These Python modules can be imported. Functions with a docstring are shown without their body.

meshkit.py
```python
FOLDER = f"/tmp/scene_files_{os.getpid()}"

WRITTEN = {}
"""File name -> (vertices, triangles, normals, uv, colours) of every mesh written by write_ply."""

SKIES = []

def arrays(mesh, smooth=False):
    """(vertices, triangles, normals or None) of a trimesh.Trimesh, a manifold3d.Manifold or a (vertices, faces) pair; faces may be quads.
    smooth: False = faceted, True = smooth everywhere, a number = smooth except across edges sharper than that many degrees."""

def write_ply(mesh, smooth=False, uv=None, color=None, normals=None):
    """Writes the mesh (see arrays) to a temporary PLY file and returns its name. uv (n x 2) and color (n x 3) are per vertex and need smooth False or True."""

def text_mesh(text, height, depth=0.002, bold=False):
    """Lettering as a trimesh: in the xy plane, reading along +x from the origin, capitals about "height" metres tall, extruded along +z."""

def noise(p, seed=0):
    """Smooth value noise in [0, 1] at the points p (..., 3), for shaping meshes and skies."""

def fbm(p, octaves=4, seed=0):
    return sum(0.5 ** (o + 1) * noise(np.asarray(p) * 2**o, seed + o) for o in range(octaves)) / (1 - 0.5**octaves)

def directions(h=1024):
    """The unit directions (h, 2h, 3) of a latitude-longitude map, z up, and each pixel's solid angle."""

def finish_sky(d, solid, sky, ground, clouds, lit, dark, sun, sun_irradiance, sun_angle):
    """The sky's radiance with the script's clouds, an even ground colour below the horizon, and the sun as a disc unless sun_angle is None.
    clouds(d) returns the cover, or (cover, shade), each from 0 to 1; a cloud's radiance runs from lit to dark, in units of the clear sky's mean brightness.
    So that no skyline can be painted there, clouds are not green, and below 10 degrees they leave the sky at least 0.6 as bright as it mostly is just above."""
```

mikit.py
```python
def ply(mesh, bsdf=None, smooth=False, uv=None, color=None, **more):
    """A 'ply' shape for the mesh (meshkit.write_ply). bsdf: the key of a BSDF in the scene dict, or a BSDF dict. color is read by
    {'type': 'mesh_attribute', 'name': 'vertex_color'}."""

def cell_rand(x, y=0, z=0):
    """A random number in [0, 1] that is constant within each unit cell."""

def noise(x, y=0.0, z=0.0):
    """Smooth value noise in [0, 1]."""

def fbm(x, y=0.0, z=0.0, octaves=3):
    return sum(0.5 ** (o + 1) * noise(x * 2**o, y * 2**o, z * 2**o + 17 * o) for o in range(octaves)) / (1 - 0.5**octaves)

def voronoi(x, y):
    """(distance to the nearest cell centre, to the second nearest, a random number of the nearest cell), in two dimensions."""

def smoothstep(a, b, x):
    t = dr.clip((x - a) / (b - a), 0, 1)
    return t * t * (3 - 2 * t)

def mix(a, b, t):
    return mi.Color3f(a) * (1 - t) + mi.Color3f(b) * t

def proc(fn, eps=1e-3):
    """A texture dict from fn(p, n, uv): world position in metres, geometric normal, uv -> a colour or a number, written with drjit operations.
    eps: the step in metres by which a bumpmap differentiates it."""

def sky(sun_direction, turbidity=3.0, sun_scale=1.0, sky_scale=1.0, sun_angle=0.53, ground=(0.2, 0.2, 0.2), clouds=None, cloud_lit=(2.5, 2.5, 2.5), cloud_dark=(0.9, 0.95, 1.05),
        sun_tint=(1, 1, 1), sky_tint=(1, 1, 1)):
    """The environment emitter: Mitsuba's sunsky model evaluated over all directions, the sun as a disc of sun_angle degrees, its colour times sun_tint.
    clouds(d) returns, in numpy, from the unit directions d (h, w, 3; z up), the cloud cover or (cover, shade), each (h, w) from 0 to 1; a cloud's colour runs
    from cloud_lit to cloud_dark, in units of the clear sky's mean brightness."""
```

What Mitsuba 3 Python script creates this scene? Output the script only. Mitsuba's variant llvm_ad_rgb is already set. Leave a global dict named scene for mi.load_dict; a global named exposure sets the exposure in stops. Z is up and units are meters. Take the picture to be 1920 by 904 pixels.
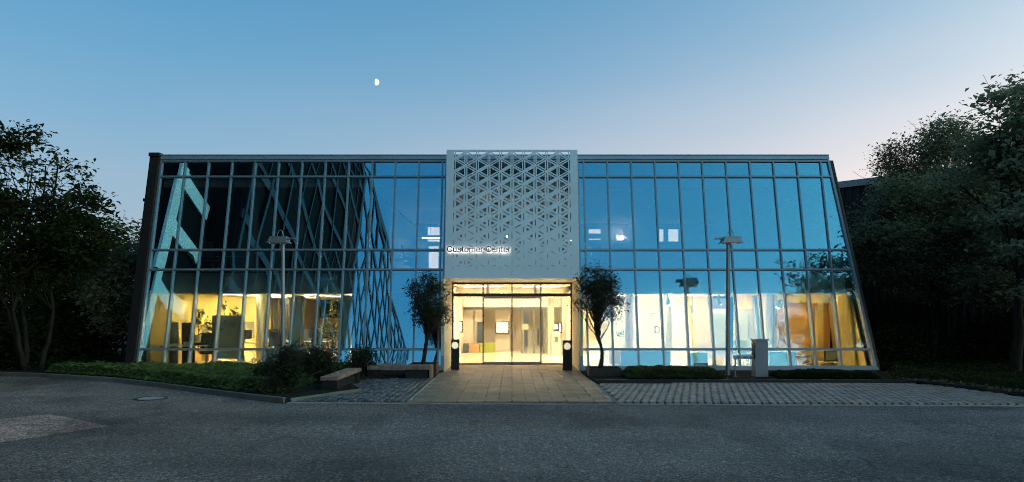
import math, numpy as np, trimesh, mitsuba as mi, drjit as dr, mikit, meshkit
import shapely
from shapely.geometry import Polygon, box as sbox, Point, LineString
from shapely import affinity
from shapely.ops import unary_union
T = mi.ScalarTransform4f
scene, labels = {}, {}
rng = np.random.default_rng(7)

# ------------------------------------------------------------------ camera, sky, exposure
EYE, FPX, HOR = 2.0, 1260.0, 584.0          # eye height, focal length and horizon row at 1920 x 904
scene['camera'] = {'type': 'perspective', 'fov': 2 * math.degrees(math.atan(960 / FPX)), 'fov_axis': 'x', 'near_clip': 0.05, 'far_clip': 9000.0,
    'principal_point_offset_x': 0.0, 'principal_point_offset_y': -(HOR - 452) / 904,
    'to_world': T().look_at(origin=[0, 0, EYE], target=[0, 1, EYE], up=[0, 0, 1])}
exposure = 2.02
SUN_AZ, SUN_EL = 100.0, 15.0
_a, _e = math.radians(SUN_AZ), math.radians(SUN_EL)
def evening_veil(d):
    """thin evening haze low round the horizon, denser in the west (right)"""
    el = np.degrees(np.arcsin(np.clip(d[..., 2], -1, 1))); az = np.degrees(np.arctan2(d[..., 0], d[..., 1]))
    da = np.abs((az - 80 + 180) % 360 - 180); up = np.maximum(el, 0)
    n = meshkit.fbm(d * np.array([3.0, 3.0, 14.0]), 4, 3)
    c = .95 * np.exp(-(up / 16.5) ** 2) * np.exp(-(da / 62.0) ** 2) * (.85 + .3 * n)
    c3 = .30 * np.exp(-(el / 34.0) ** 2) * np.exp(-(da / 46.0) ** 2)
    c2 = .72 * np.exp(-(up / 14.5) ** 2) * (.75 + .5 * n)
    shade = np.clip(1.15 - 1.2 * np.exp(-(da / 75.0) ** 2), 0, 1)
    return np.clip(1 - (1 - np.clip(c, 0, .95)) * (1 - np.clip(c2, 0, .9)) * (1 - c3), 0, .96), shade
scene['sky'] = mikit.sky([math.sin(_a) * math.cos(_e), math.cos(_a) * math.cos(_e), math.sin(_e)], turbidity=8, sun_scale=0.0, sky_scale=1.0,
    sky_tint=(.535, 1.47, 1.95), clouds=evening_veil, cloud_lit=(3.9, 2.85, 2.4), cloud_dark=(1.2, 1.25, 1.38), ground=(0.06, 0.06, 0.065))

# ------------------------------------------------------------------ helpers
_n = {}
def key_for(name, parent=None):
    base = f'{parent}__{name}' if parent else name
    _n[base] = _n.get(base, -1) + 1
    return base if _n[base] == 0 else f'{base}_{_n[base]:03d}'
def add(name, mesh, mat, parent=None, smooth=False, color=None, emit=None, to_world=None, label=None, kind=None):
    k = key_for(name, parent)
    d = dict(mesh) if isinstance(mesh, dict) else mikit.ply(mesh, mat, smooth=smooth, color=color)
    if emit is not None:
        d['emitter'] = {'type': 'area', 'radiance': {'type': 'rgb', 'value': [float(c) for c in emit]}}
    if to_world is not None:
        d['to_world'] = to_world
    scene[k] = d
    if label: labels.setdefault(k, {})['label'] = label
    if kind: labels.setdefault(k, {})['kind'] = kind
    return k
def thing(name, label, cat, group=None):
    k = key_for(name)
    labels[k] = {'label': label, 'category': cat}
    if group: labels[k]['group'] = group
    return k
def single(name, mesh, mat, label, cat, group=None, **kw):
    k = add(name, mesh, mat, **kw)
    labels[k] = {'label': label, 'category': cat}
    if group: labels[k]['group'] = group
    return k
def struct(name, mesh, mat, kind='structure', label=None, **kw):
    k = add(name, mesh, mat, **kw)
    labels[k] = {'kind': kind}
    if label: labels[k]['label'] = label
    return k
def ground_at(u, v):
    y = FPX * EYE / (v - HOR)
    return ((u - 960) * y / FPX, y)
def at(u, v, y):
    return ((u - 960) * y / FPX, EYE + (HOR - v) * y / FPX)
def cat(ms):
    vs, fs, o = [], [], 0
    for m in ms:
        v, f = (m.vertices, m.faces) if hasattr(m, 'vertices') else m
        v, f = np.asarray(v, float), np.asarray(f, int)
        if f.shape[1] == 4: f = np.vstack([f[:, [0, 1, 2]], f[:, [0, 2, 3]]])
        vs.append(v); fs.append(f + o); o += len(v)
    return trimesh.Trimesh(np.vstack(vs), np.vstack(fs), process=False)
BF = np.array([[0, 3, 2, 1], [4, 5, 6, 7], [0, 1, 5, 4], [1, 2, 6, 5], [2, 3, 7, 6], [3, 0, 4, 7]])
def hexa(p):
    """8 corners: bottom loop (ccw from above), top loop"""
    return (np.asarray(p, float), BF)
def bx(x0, x1, y0, y1, z0, z1):
    return hexa([[x0, y0, z0], [x1, y0, z0], [x1, y1, z0], [x0, y1, z0], [x0, y0, z1], [x1, y0, z1], [x1, y1, z1], [x0, y1, z1]])
def chamfer_block(w, d, h, c=0.008, ch=None):
    """block standing on z=0 with chamfered top and upright edges softened, centred in x and y"""
    ch = ch or c
    L = []
    for (a, b, z) in ((w / 2, d / 2, 0), (w / 2, d / 2, h - ch), (w / 2 - c, d / 2 - c, h)):
        L += [[-a, -b, z], [a, -b, z], [a, b, z], [-a, b, z]]
    f = [[0, 3, 2, 1], [8, 9, 10, 11]]
    for r in (0, 4):
        for i in range(4):
            j = (i + 1) % 4
            f.append([r + i, r + j, r + 4 + j, r + 4 + i])
    return (np.array(L, float), np.array(f))
def rbox(x0, x1, y0, y1, z0, z1, c=0.01):
    v, f = chamfer_block(x1 - x0, y1 - y0, z1 - z0, min(c, (x1 - x0) / 3, (y1 - y0) / 3, (z1 - z0) / 3))
    return (v + [(x0 + x1) / 2, (y0 + y1) / 2, z0], f)
def rotz(m, deg, c=(0, 0)):
    v, f = (m.vertices, m.faces) if hasattr(m, 'vertices') else m
    a = math.radians(deg); v = np.array(v, float); x, y = v[:, 0] - c[0], v[:, 1] - c[1]
    v[:, 0] = c[0] + x * math.cos(a) - y * math.sin(a); v[:, 1] = c[1] + x * math.sin(a) + y * math.cos(a)
    return (v, f)
def move(m, d):
    v, f = (m.vertices, m.faces) if hasattr(m, 'vertices') else m
    return (np.asarray(v, float) + np.asarray(d, float), f)
def tube(pts, rad, sides=6, caps=True):
    p = np.asarray(pts, float); n = len(p); r = np.broadcast_to(rad, (n,))
    t = np.gradient(p, axis=0); t /= np.linalg.norm(t, axis=1, keepdims=True) + 1e-12
    a = np.cross(t, [0.31, 0.17, 0.93] if abs(t[:, 2]).mean() < 0.9 else [1, 0.1, 0.05]); a /= np.linalg.norm(a, axis=1, keepdims=True) + 1e-12
    b = np.cross(t, a); an = np.arange(sides) * 2 * np.pi / sides
    v = (p[:, None] + r[:, None, None] * (np.cos(an)[None, :, None] * a[:, None] + np.sin(an)[None, :, None] * b[:, None])).reshape(-1, 3)
    i, j = np.meshgrid(np.arange(n - 1), np.arange(sides), indexing='ij')
    q = np.stack([i * sides + j, i * sides + (j + 1) % sides, (i + 1) * sides + (j + 1) % sides, (i + 1) * sides + j], -1).reshape(-1, 4)
    f = np.vstack([q[:, [0, 1, 2]], q[:, [0, 2, 3]]])
    if caps:
        c = len(v); v = np.vstack([v, p[0], p[-1]])
        k = np.arange(sides); e = (n - 1) * sides
        f = np.vstack([f, np.stack([np.full(sides, c), (k + 1) % sides, k], 1), np.stack([np.full(sides, c + 1), e + k, e + (k + 1) % sides], 1)])
    return (v, f)
def cyl(x, y, z0, z1, r0, r1=None, sides=20):
    return tube([[x, y, z0], [x, y, (z0 + z1) / 2], [x, y, z1]], [r0, (r0 + (r1 if r1 is not None else r0)) / 2, r1 if r1 is not None else r0], sides)
def extrude(poly, h, z=0.0):
    g = getattr(poly, 'geoms', [poly])
    return move(cat([trimesh.creation.extrude_polygon(p, h, engine='earcut') for p in g if p.area > 1e-8]), (0, 0, z))
def sheet(poly, z):
    """flat sheet facing up"""
    v, f = trimesh.creation.triangulate_polygon(poly, engine='earcut')
    v3 = np.c_[v, np.full(len(v), z)]
    a = v3[f[:, 1]] - v3[f[:, 0]]; b = v3[f[:, 2]] - v3[f[:, 0]]
    fl = np.cross(a, b)[:, 2] < 0
    f = np.array(f); f[fl] = f[fl][:, ::-1]
    return (v3, f)

# ------------------------------------------------------------------ materials
noise, fbm, cell, sstep, mix = mikit.noise, mikit.fbm, mikit.cell_rand, mikit.smoothstep, mikit.mix
def rgb(*c): return {'type': 'rgb', 'value': list(c)}
def mat(name, color, rough=0.6, metallic=0.0, spec=0.4, two=True, **kw):
    b = {'type': 'principled', 'base_color': color if isinstance(color, dict) else rgb(*color), 'roughness': rough, 'metallic': metallic, 'specular': spec, **kw}
    scene[name] = {'type': 'twosided', 'b': b} if two else b
    return name
def bumped(name, color, height, scale, rough=0.8, spec=0.3, eps=2e-3, **kw):
    scene[name] = {'type': 'twosided', 'b': {'type': 'bumpmap', 'arbitrary': mikit.proc(height, eps), 'scale': scale,
        'bsdf': {'type': 'principled', 'base_color': color, 'roughness': rough, 'specular': spec, **kw}}}
    return name
def asphalt_c(base, warm):
    def fn(p, n, uv):
        j = 0.7 * noise(p.x * 9, p.y * 9)
        g = cell(dr.floor(p.x * 46 + j), dr.floor(p.y * 40 + j), 3)
        g2 = cell(dr.floor(p.x * 27 + 2 * j), dr.floor(p.y * 21 - j), 5)
        s = noise(p.x * 62, p.y * 52)
        w = fbm(p.x * 0.45, p.y * 0.8, 0.0, 4); oil = sstep(0.60, 0.72, fbm(p.x * 0.8 + 20, p.y * 0.5, 0.0, 4)); ck = sstep(0.012, 0.0, dr.abs(fbm(p.x * 0.35 + 3, p.y * 0.35, 0.0, 5) - 0.5))
        st = fbm(p.x * 0.12 + 9, p.y * 0.9, 0.0, 3)
        k = (0.30 + 0.55 * s + 1.25 * dr.power(g, 5) + 0.6 * dr.power(g2, 8) - 0.2 * sstep(0.3, 0.0, g2)) * (0.5 + 1.0 * w) * (0.75 + 0.5 * st) * (1 - 0.35 * ck) * (1 - 0.28 * oil)
        return mi.Color3f(*base) * k * mix((1, 1, 1), warm, sstep(0.4, 0.7, noise(p.x * 33 + 5, p.y * 33)))
    return fn
def asphalt_h(p, n, uv):
    return noise(p.x * 60, p.y * 50) + 0.6 * noise(p.x * 150, p.y * 120)
bumped('m_asphalt', mikit.proc(asphalt_c((0.205, 0.148, 0.142), (1.1, 1.0, 0.95))), asphalt_h, 0.006, 0.72, 0.35)
bumped('m_patch', mikit.proc(asphalt_c((0.50, 0.31, 0.28), (1.15, 0.95, 0.9))), asphalt_h, 0.006, 0.75, 0.3)
def stone_var(base, sx, sy, amp, seed=1.0, warm=(1.15, 1.0, 0.88)):
    def fn(p, n, uv):
        r = cell(dr.floor(p.x * sx + 300), dr.floor(p.y * sy + 300), seed)
        q = fbm(p.x * 5, p.y * 9, p.z * 5, 4); f = noise(p.x * 120, p.y * 120, p.z * 120)
        k = (1 - amp / 2 + amp * r) * (0.72 + 0.5 * q) * (0.85 + 0.3 * f)
        return mi.Color3f(*base) * k * mix((1, 1, 1), warm, sstep(0.55, 0.95, cell(dr.floor(p.x * sx + 91), dr.floor(p.y * sy + 57), 4.0)))
    return fn
def fine_h(p, n, uv):
    return fbm(p.x * 45, p.y * 45, p.z * 45, 2)
bumped('m_slab', mikit.proc(stone_var((0.25, 0.175, 0.13), 1.67, 2.5, 0.32)), fine_h, 0.004, 0.5, 0.4)
bumped('m_cobble', mikit.proc(stone_var((0.12, 0.10, 0.098), 6.1, 8.1, 1.1, 2.0, (1.2, 1.1, 1.0))), fine_h, 0.006, 0.34, 0.55)
bumped('m_paver', mikit.proc(stone_var((0.36, 0.265, 0.24), 5.9, 5.9, 0.4, 3.0, (1.06, 1.0, 0.94))), fine_h, 0.004, 0.75, 0.3)
bumped('m_kerb', mikit.proc(stone_var((0.30, 0.285, 0.27), 1.0, 1.0, 0.2, 5.0)), fine_h, 0.004, 0.8, 0.25)
bumped('m_kerb_dark', mikit.proc(stone_var((0.17, 0.16, 0.15), 1.0, 1.0, 0.25, 5.0)), fine_h, 0.004, 0.8, 0.25)
bumped('m_soil', mikit.proc(lambda p, n, uv: mi.Color3f(0.026, 0.021, 0.017) * (0.4 + 1.2 * fbm(p.x * 9, p.y * 9, 0.0, 4))), fine_h, 0.02, 0.95, 0.1)
scene['m_leaf'] = {'type': 'principledthin', 'base_color': {'type': 'mesh_attribute', 'name': 'vertex_color'}, 'roughness': 0.55, 'diff_trans': 0.85, 'spec_trans': 0.0, 'eta': 1.4}
mat('m_bark', mikit.proc(lambda p, n, uv: mi.Color3f(0.034, 0.027, 0.022) * (0.45 + 1.1 * fbm(p.x * 14, p.y * 14, p.z * 3.5, 4))), 0.9, spec=0.15)
mat('m_alu', mikit.proc(lambda p, n, uv: mi.Color3f(0.30, 0.33, 0.37) * (0.86 + 0.28 * fbm(p.x * 1.5, p.y * 2, p.z * 5, 3))), 0.42, metallic=0.6)
mat('m_parapet', mikit.proc(lambda p, n, uv: mi.Color3f(0.36, 0.42, 0.48) * (0.8 + 0.4 * fbm(p.x * 0.8, p.y * 2, p.z * 6, 3))), 0.45, metallic=0.5)
mat('m_anthracite', (0.03, 0.032, 0.036), 0.4, metallic=0.3)
scene['m_glass'] = {'type': 'thindielectric', 'int_ior': 6.2, 'ext_ior': 1.0, 'specular_reflectance': rgb(0.35, 0.82, 1.0), 'specular_transmittance': rgb(0.90, 0.97, 0.95)}
scene['m_clear'] = {'type': 'thindielectric', 'int_ior': 1.5, 'ext_ior': 1.0, 'specular_transmittance': rgb(0.95, 0.97, 0.95)}
mat('m_screen_panel', mikit.proc(lambda p, n, uv: mi.Color3f(0.78, 0.80, 0.80) * (0.9 + 0.2 * fbm(p.x * 0.7, p.y, p.z * 0.7, 3))), 0.38, metallic=0.35)
mat('m_cladding', mikit.proc(lambda p, n, uv: mi.Color3f(0.020, 0.014, 0.014) * (0.75 + 0.5 * fbm(p.x * 3, p.y * 3, p.z * 0.8, 3))), 0.55, metallic=0.2)
mat('m_dark_wall', mikit.proc(lambda p, n, uv: mi.Color3f(0.022, 0.019, 0.019) * (0.7 + 0.6 * fbm(p.x * 2, p.y * 2, p.z * 0.6, 3))), 0.6)
mat('m_trim', (0.42, 0.45, 0.48), 0.4, metallic=0.4)
mat('m_white', mikit.proc(lambda p, n, uv: mi.Color3f(0.80, 0.74, 0.62) * (0.95 + 0.1 * fbm(p.x, p.y, p.z, 2))), 0.7, spec=0.2)
mat('m_ceiling', (0.74, 0.73, 0.70), 0.85, spec=0.1)
mat('m_bulkhead', (0.36, 0.38, 0.40), 0.7, spec=0.2)
mat('m_yellow', mikit.proc(lambda p, n, uv: mi.Color3f(0.70, 0.53, 0.21) * (0.92 + 0.16 * fbm(p.x, p.y, p.z, 2))), 0.75, spec=0.2)
mat('m_orange', (0.62, 0.33, 0.08), 0.7, spec=0.2)
mat('m_cream', (0.72, 0.66, 0.52), 0.6)
mat('m_floor', mikit.proc(lambda p, n, uv: mi.Color3f(0.66, 0.59, 0.47) * (0.9 + 0.2 * fbm(p.x * 2, p.y * 2, 0.0, 3))), 0.12, spec=0.5)
mat('m_carpet', mikit.proc(lambda p, n, uv: mi.Color3f(0.40, 0.36, 0.30) * (0.8 + 0.4 * noise(p.x * 40, p.y * 40))), 0.95, spec=0.1)
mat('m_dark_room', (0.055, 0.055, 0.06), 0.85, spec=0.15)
mat('m_grey_fabric', (0.13, 0.16, 0.19), 0.9, spec=0.15)
mat('m_black', (0.012, 0.012, 0.013), 0.45)
mat('m_bluegrey', (0.20, 0.28, 0.34), 0.6)
mat('m_counter', (0.26, 0.50, 0.68), 0.5)
mat('m_green', (0.42, 0.46, 0.10), 0.6)
mat('m_tan', (0.55, 0.36, 0.18), 0.6)
mat('m_whiteboard', (0.55, 0.58, 0.58), 0.35)
mat('m_glassy_green', (0.62, 0.68, 0.60), 0.35)
def wood_c(p, n, uv):
    g = fbm(p.x * 6 + 2 * noise(p.x, p.y * 20), p.y * 40, p.z * 40, 4)
    return mix((0.20, 0.115, 0.085), (0.34, 0.225, 0.185), g) * (0.75 + 0.5 * cell(dr.floor(p.y * 11), dr.floor(p.x * 11), 2.0))
mat('m_wood', mikit.proc(wood_c), 0.55, spec=0.3)
mat('m_galv', mikit.proc(lambda p, n, uv: mi.Color3f(0.34, 0.35, 0.36) * (0.8 + 0.4 * fbm(p.x * 12, p.y * 12, p.z * 4, 3))), 0.4, metallic=0.7)
mat('m_corten', mikit.proc(lambda p, n, uv: mi.Color3f(0.06, 0.04, 0.032) * (0.6 + 0.8 * fbm(p.x * 8, p.y * 8, p.z * 8, 3))), 0.7)
mat('m_cabinet', (0.33, 0.35, 0.37), 0.45)
mat('m_divider', (0.17, 0.185, 0.185), 0.6)
mat('m_lattice', (0.05, 0.055, 0.06), 0.5, metallic=0.2)
mat('m_render_band', mikit.proc(lambda p, n, uv: mi.Color3f(0.86, 0.88, 0.86) * (0.88 + 0.24 * fbm(p.x, p.y, p.z * 3, 3))), 0.7)
scene['m_dark_glass'] = {'type': 'principled', 'base_color': rgb(0.010, 0.010, 0.012), 'roughness': 0.8, 'specular': 0.05}
scene['m_dark_glass'] = {'type': 'twosided', 'b': scene['m_dark_glass']}
mat('m_lamp', (0.8, 0.8, 0.78), 0.5)
WARM, YEL, COOL = np.array([1.0, 0.82, 0.60]), np.array([1.0, 0.74, 0.30]), np.array([1.0, 0.75, 0.38])

# ------------------------------------------------------------------ ground
KY = lambda x: 14.62 - 0.030 * (x + 4.8)                # the flush kerb between road and forecourt
struct('asphalt_road', sheet(sbox(-400, -300, 400, 900), 0.0), 'm_asphalt')
pp = [ground_at(*q) for q in ((-60, 792), (95, 777), (205, 799), (60, 822), (-60, 838))]
struct('asphalt_patch', sheet(Polygon(pp), 0.004), 'm_patch', label='paler pinkish repair patch in the asphalt at left')
left_edge = [(-40, 25.5), (-22, 22.4), (-14.4, 20.5), (-11.3, 19.1), (-8.9, 17.45), (-6.6, 15.75), (-4.95, KY(-4.95) + 0.02)]
bed = Polygon(left_edge + [(-3.75, 16.6), (-4.9, 19.3), (-2.45, 20.3), (-2.2, 21.62), (-12.6, 21.62), (-14.5, 24), (-40, 60)])
struct('planting_bed', extrude(bed, 0.10, 0.0), 'm_soil', label='dark soil under ivy at the foot of the left wing')
cob = Polygon([(-4.85, KY(-4.85) + 0.05), (-2.27, KY(-2.27) + 0.05), (-2.27, 20.1), (-4.8, 19.2), (-3.70, 16.6)])
struct('cobble_bed', sheet(cob.buffer(0.06), 0.008), 'm_soil', label='dark bedding between the cobbles')
struct('forecourt_path', sheet(sbox(-2.27, KY(0) + 0.02, 2.27, 24.7), 0.012), 'm_soil', label='stone slab path leading to the glass doors')
pav_poly = Polygon([(2.27, KY(2.27) + 0.05), (11.9, KY(11.9) + 0.05), (11.75, 15.4), (11.55, 16.4), (11.0, 18.2), (10.4, 18.35), (2.27, 18.35)])
struct('parking_bay', sheet(pav_poly, 0.008), 'm_soil', label='bay of pale pavers with open dark joints')
bed2 = Polygon([(2.27, 18.55), (10.45, 18.55), (11.1, 18.35), (11.75, 16.4), (11.95, 15.3), (12.05, 14.3), (60, 10), (60, 60), (12.5, 60), (12.5, 21.62), (2.2, 21.62)])
struct('planting_bed', extrude(bed2, 0.09, 0.0), 'm_soil', label='dark soil strip below the right wing')
# kerbs, stone by stone
def kerb_run(line, w, h, name, parent, L=1.0, z=0.0, m='m_kerb'):
    ls = LineString(line); n = max(1, int(round(ls.length / L)))
    for i in range(n):
        a, b = ls.interpolate(ls.length * (i + 0.004) / n), ls.interpolate(ls.length * (i + 0.996) / n)
        dx, dy = b.x - a.x, b.y - a.y; l = math.hypot(dx, dy)
        v, f = chamfer_block(l, w, h, 0.012)
        v = v + [0, 0, z + rng.uniform(-0.003, 0.003)]
        v, f = rotz((v, f), math.degrees(math.atan2(dy, dx)) + rng.uniform(-.25, .25))
        add(name, move((v, f), ((a.x + b.x) / 2, (a.y + b.y) / 2, 0)), m, parent)
kb = 'edging_kerb'
labels[kb] = {'kind': 'structure', 'label': 'pale flush kerb between road and forecourt'}
kerb_run([(-4.9, KY(-4.9)), (13.5, KY(13.5))], 0.075, 0.022, 'kerb_stone', kb)
kb = 'bed_kerb'
labels[kb] = {'kind': 'structure', 'label': 'low stone edging round the left planting bed'}
kerb_run(left_edge[1:], 0.08, 0.12, 'kerb_stone', kb, m='m_kerb_dark')
kerb_run([(-4.86, KY(-4.86) + 0.1), (-3.72, 16.55)], 0.06, 0.10, 'kerb_stone', kb, m='m_kerb_dark')
kb = 'rear_kerb'
labels[kb] = {'kind': 'structure', 'label': 'dark kerb behind the paved parking bay'}
kerb_run([(2.32, 18.45), (10.45, 18.45), (11.1, 18.3), (11.72, 16.4), (11.98, 14.6)], 0.14, 0.13, 'kerb_stone', kb, m='m_dark_wall')
# path slabs
SW, SD = 0.60, 0.405
slab_dict = {}
for r in range(25):
    y = KY(0) + 0.06 + SD * (r + 0.5)
    if y + SD / 2 > 24.68: break
    xs = [-2.235] + [x for x in np.arange(-2.4 + (0.3 if r % 2 else 0.0), 2.2, SW) if -2.15 < x < 2.15] + [2.235]
    for a, b in zip(xs[:-1], xs[1:]):
        w = round(b - a - 0.020, 3)
        if w not in slab_dict: slab_dict[w] = mikit.ply(chamfer_block(w, SD - 0.016, 0.036, 0.008), 'm_slab')
        sk = 0.0
        add('slab', slab_dict[w], None, 'forecourt_path', to_world=T().translate([(a + b) / 2, y, 0.014 + rng.uniform(0, 0.004)]).rotate([1, 0, 0], rng.uniform(-.3, .3)).rotate([0, 1, 0], rng.uniform(-.25, .25)))
for x_ in (-2.262, 2.262):
    kerb_run([(x_, KY(x_) + 0.06), (x_, 21.7)], 0.05, 0.052, 'edge_stone', 'forecourt_path')
# cobbles: rows running away from the road, uneven tops
stones = []
row = 0; x = -5.0
while x < -2.3:
    w = 0.155; y = KY(x) + 0.06 + rng.uniform(0, .1)
    while y < 20.2:
        l = rng.uniform(0.17, 0.30)
        c = Point(x + w / 2, y + l / 2)
        if cob.contains(c): stones.append((x + w / 2, y + l / 2, w - 0.022, l - 0.024))
        y += l
    x += w; row += 1
def cobble(w, l, seed):
    r = np.random.default_rng(seed)
    v, f = chamfer_block(w, l, 0.06, 0.022, 0.014); v = v.copy()
    v[8:, 2] += r.uniform(-0.008, 0.008, 4); v[:, :2] *= 1 + r.uniform(-0.05, 0.05, (12, 1)); return (v, f)
stones.sort(key=lambda s: s[1])
cob_var = [mikit.ply(cobble(0.133, l, i), 'm_cobble') for i, l in enumerate((0.15, 0.17, 0.19, 0.21, 0.23, 0.25, 0.27))]
rest = []
for i, (x, y, w, l) in enumerate(stones):
    k = int(np.clip(round((l - 0.15) / 0.02), 0, 6))
    tz = -0.022 + rng.uniform(0, 0.014)
    if i < 300:
        add('cobblestone', cob_var[k], None, 'cobble_bed', to_world=T().translate([x, y, tz]).rotate([1, 0, 0], rng.uniform(-3.5, 3.5)).rotate([0, 1, 0], rng.uniform(-3, 3)))
    else:
        rest.append(move(cobble(w, l, i), (x, y, tz)))
if rest: add('cobblestones_beyond', cat(rest), 'm_cobble', 'cobble_bed', kind='stuff')
# pavers of the bay, open joints
PX, PY = 0.172, 0.31; pv = []
for j in range(14):
    for i in range(-1, 58):
        x = 2.38 + PX * (i + 0.5 * (j % 2)); y = KY(x) + 0.08 + PY * (j + 0.5)
        if pav_poly.buffer(-0.05).contains(Point(x, y)): pv.append((x, y))
def paver(cut):
    """oblong paver with a corner cut out, which leaves a dark slot in the joint"""
    a, b = PX / 2 - 0.003, PY / 2 - 0.004; c, e = 0.050 * cut, 0.155 * cut
    P = Polygon([(-a, -b), (a - c, -b), (a - c, -b + e), (a, -b + e), (a, b), (-a, b)])
    return cat([extrude(P, 0.036, 0.0), extrude(P.buffer(-0.005, join_style=2), 0.041, 0.0)])
pav_var = [mikit.ply(paver(q), 'm_paver') for q in (.9, 1.0, 1.08)]
rest = []
for n, (x, y) in enumerate(sorted(pv, key=lambda s: math.hypot(*s))):
    tz = 0.010 + rng.uniform(0, 0.003)
    if n < 300: add('paver', pav_var[n * 7 % 3], None, 'parking_bay', to_world=T().translate([x, y, tz]).rotate([1, 0, 0], rng.uniform(-.4, .4)).rotate([0, 1, 0], rng.uniform(-.4, .4)))
    else: rest.append(move(paver((.9, 1, 1.08)[n % 3]), (x, y, tz)))
add('pavers_beyond', cat(rest), 'm_paver', 'parking_bay', kind='stuff')
# manhole
mx, my = ground_at(283, 747.5)
mh = thing('manhole_cover', 'round manhole cover with pale concrete centre in the asphalt', 'manhole cover')
ring = Point(0, 0).buffer(0.36, 24).difference(Point(0, 0).buffer(0.285, 24))
add('ring', move(extrude(ring, 0.012), (mx, my, 0.001)), 'm_black', mh)
add('cover', move(extrude(Point(0, 0).buffer(0.28, 24), 0.010), (mx, my, 0.001)), 'm_kerb', mh)

# ------------------------------------------------------------------ the office building
TAN = 0.2187; TL = math.atan(TAN); D0 = 21.70
def fac(x, z, off=0.0):
    return np.array([x, D0 + z * TAN - off * math.cos(TL), z + off * math.sin(TL)])
def fbox(x0, x1, z0, z1, o0, o1, x0t=None, x1t=None):
    """block lying in the leaning facade: x0..x1 (x0t..x1t at the top), heights z0..z1, o0..o1 outwards"""
    x0t = x0 if x0t is None else x0t; x1t = x1 if x1t is None else x1t
    return hexa([fac(x0, z0, o1), fac(x1, z0, o1), fac(x1, z0, o0), fac(x0, z0, o0), fac(x0t, z1, o1), fac(x1t, z1, o1), fac(x1t, z1, o0), fac(x0t, z1, o0)])
OB = thing('office_building', 'two storey building with leaning glass front and pierced entrance screen', 'building')
ZR = [0.205, 0.768, 3.39, 4.06, 6.63, 7.19]
XL, XLE = -12.12, -2.2
XR0 = 2.2
xr_edge = lambda z: 11.74 + (10.94 - 11.74) * (z - 0.2) / 6.96
ml = [-2.40 - 0.808 * j for j in range(12)][::-1]
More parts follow.
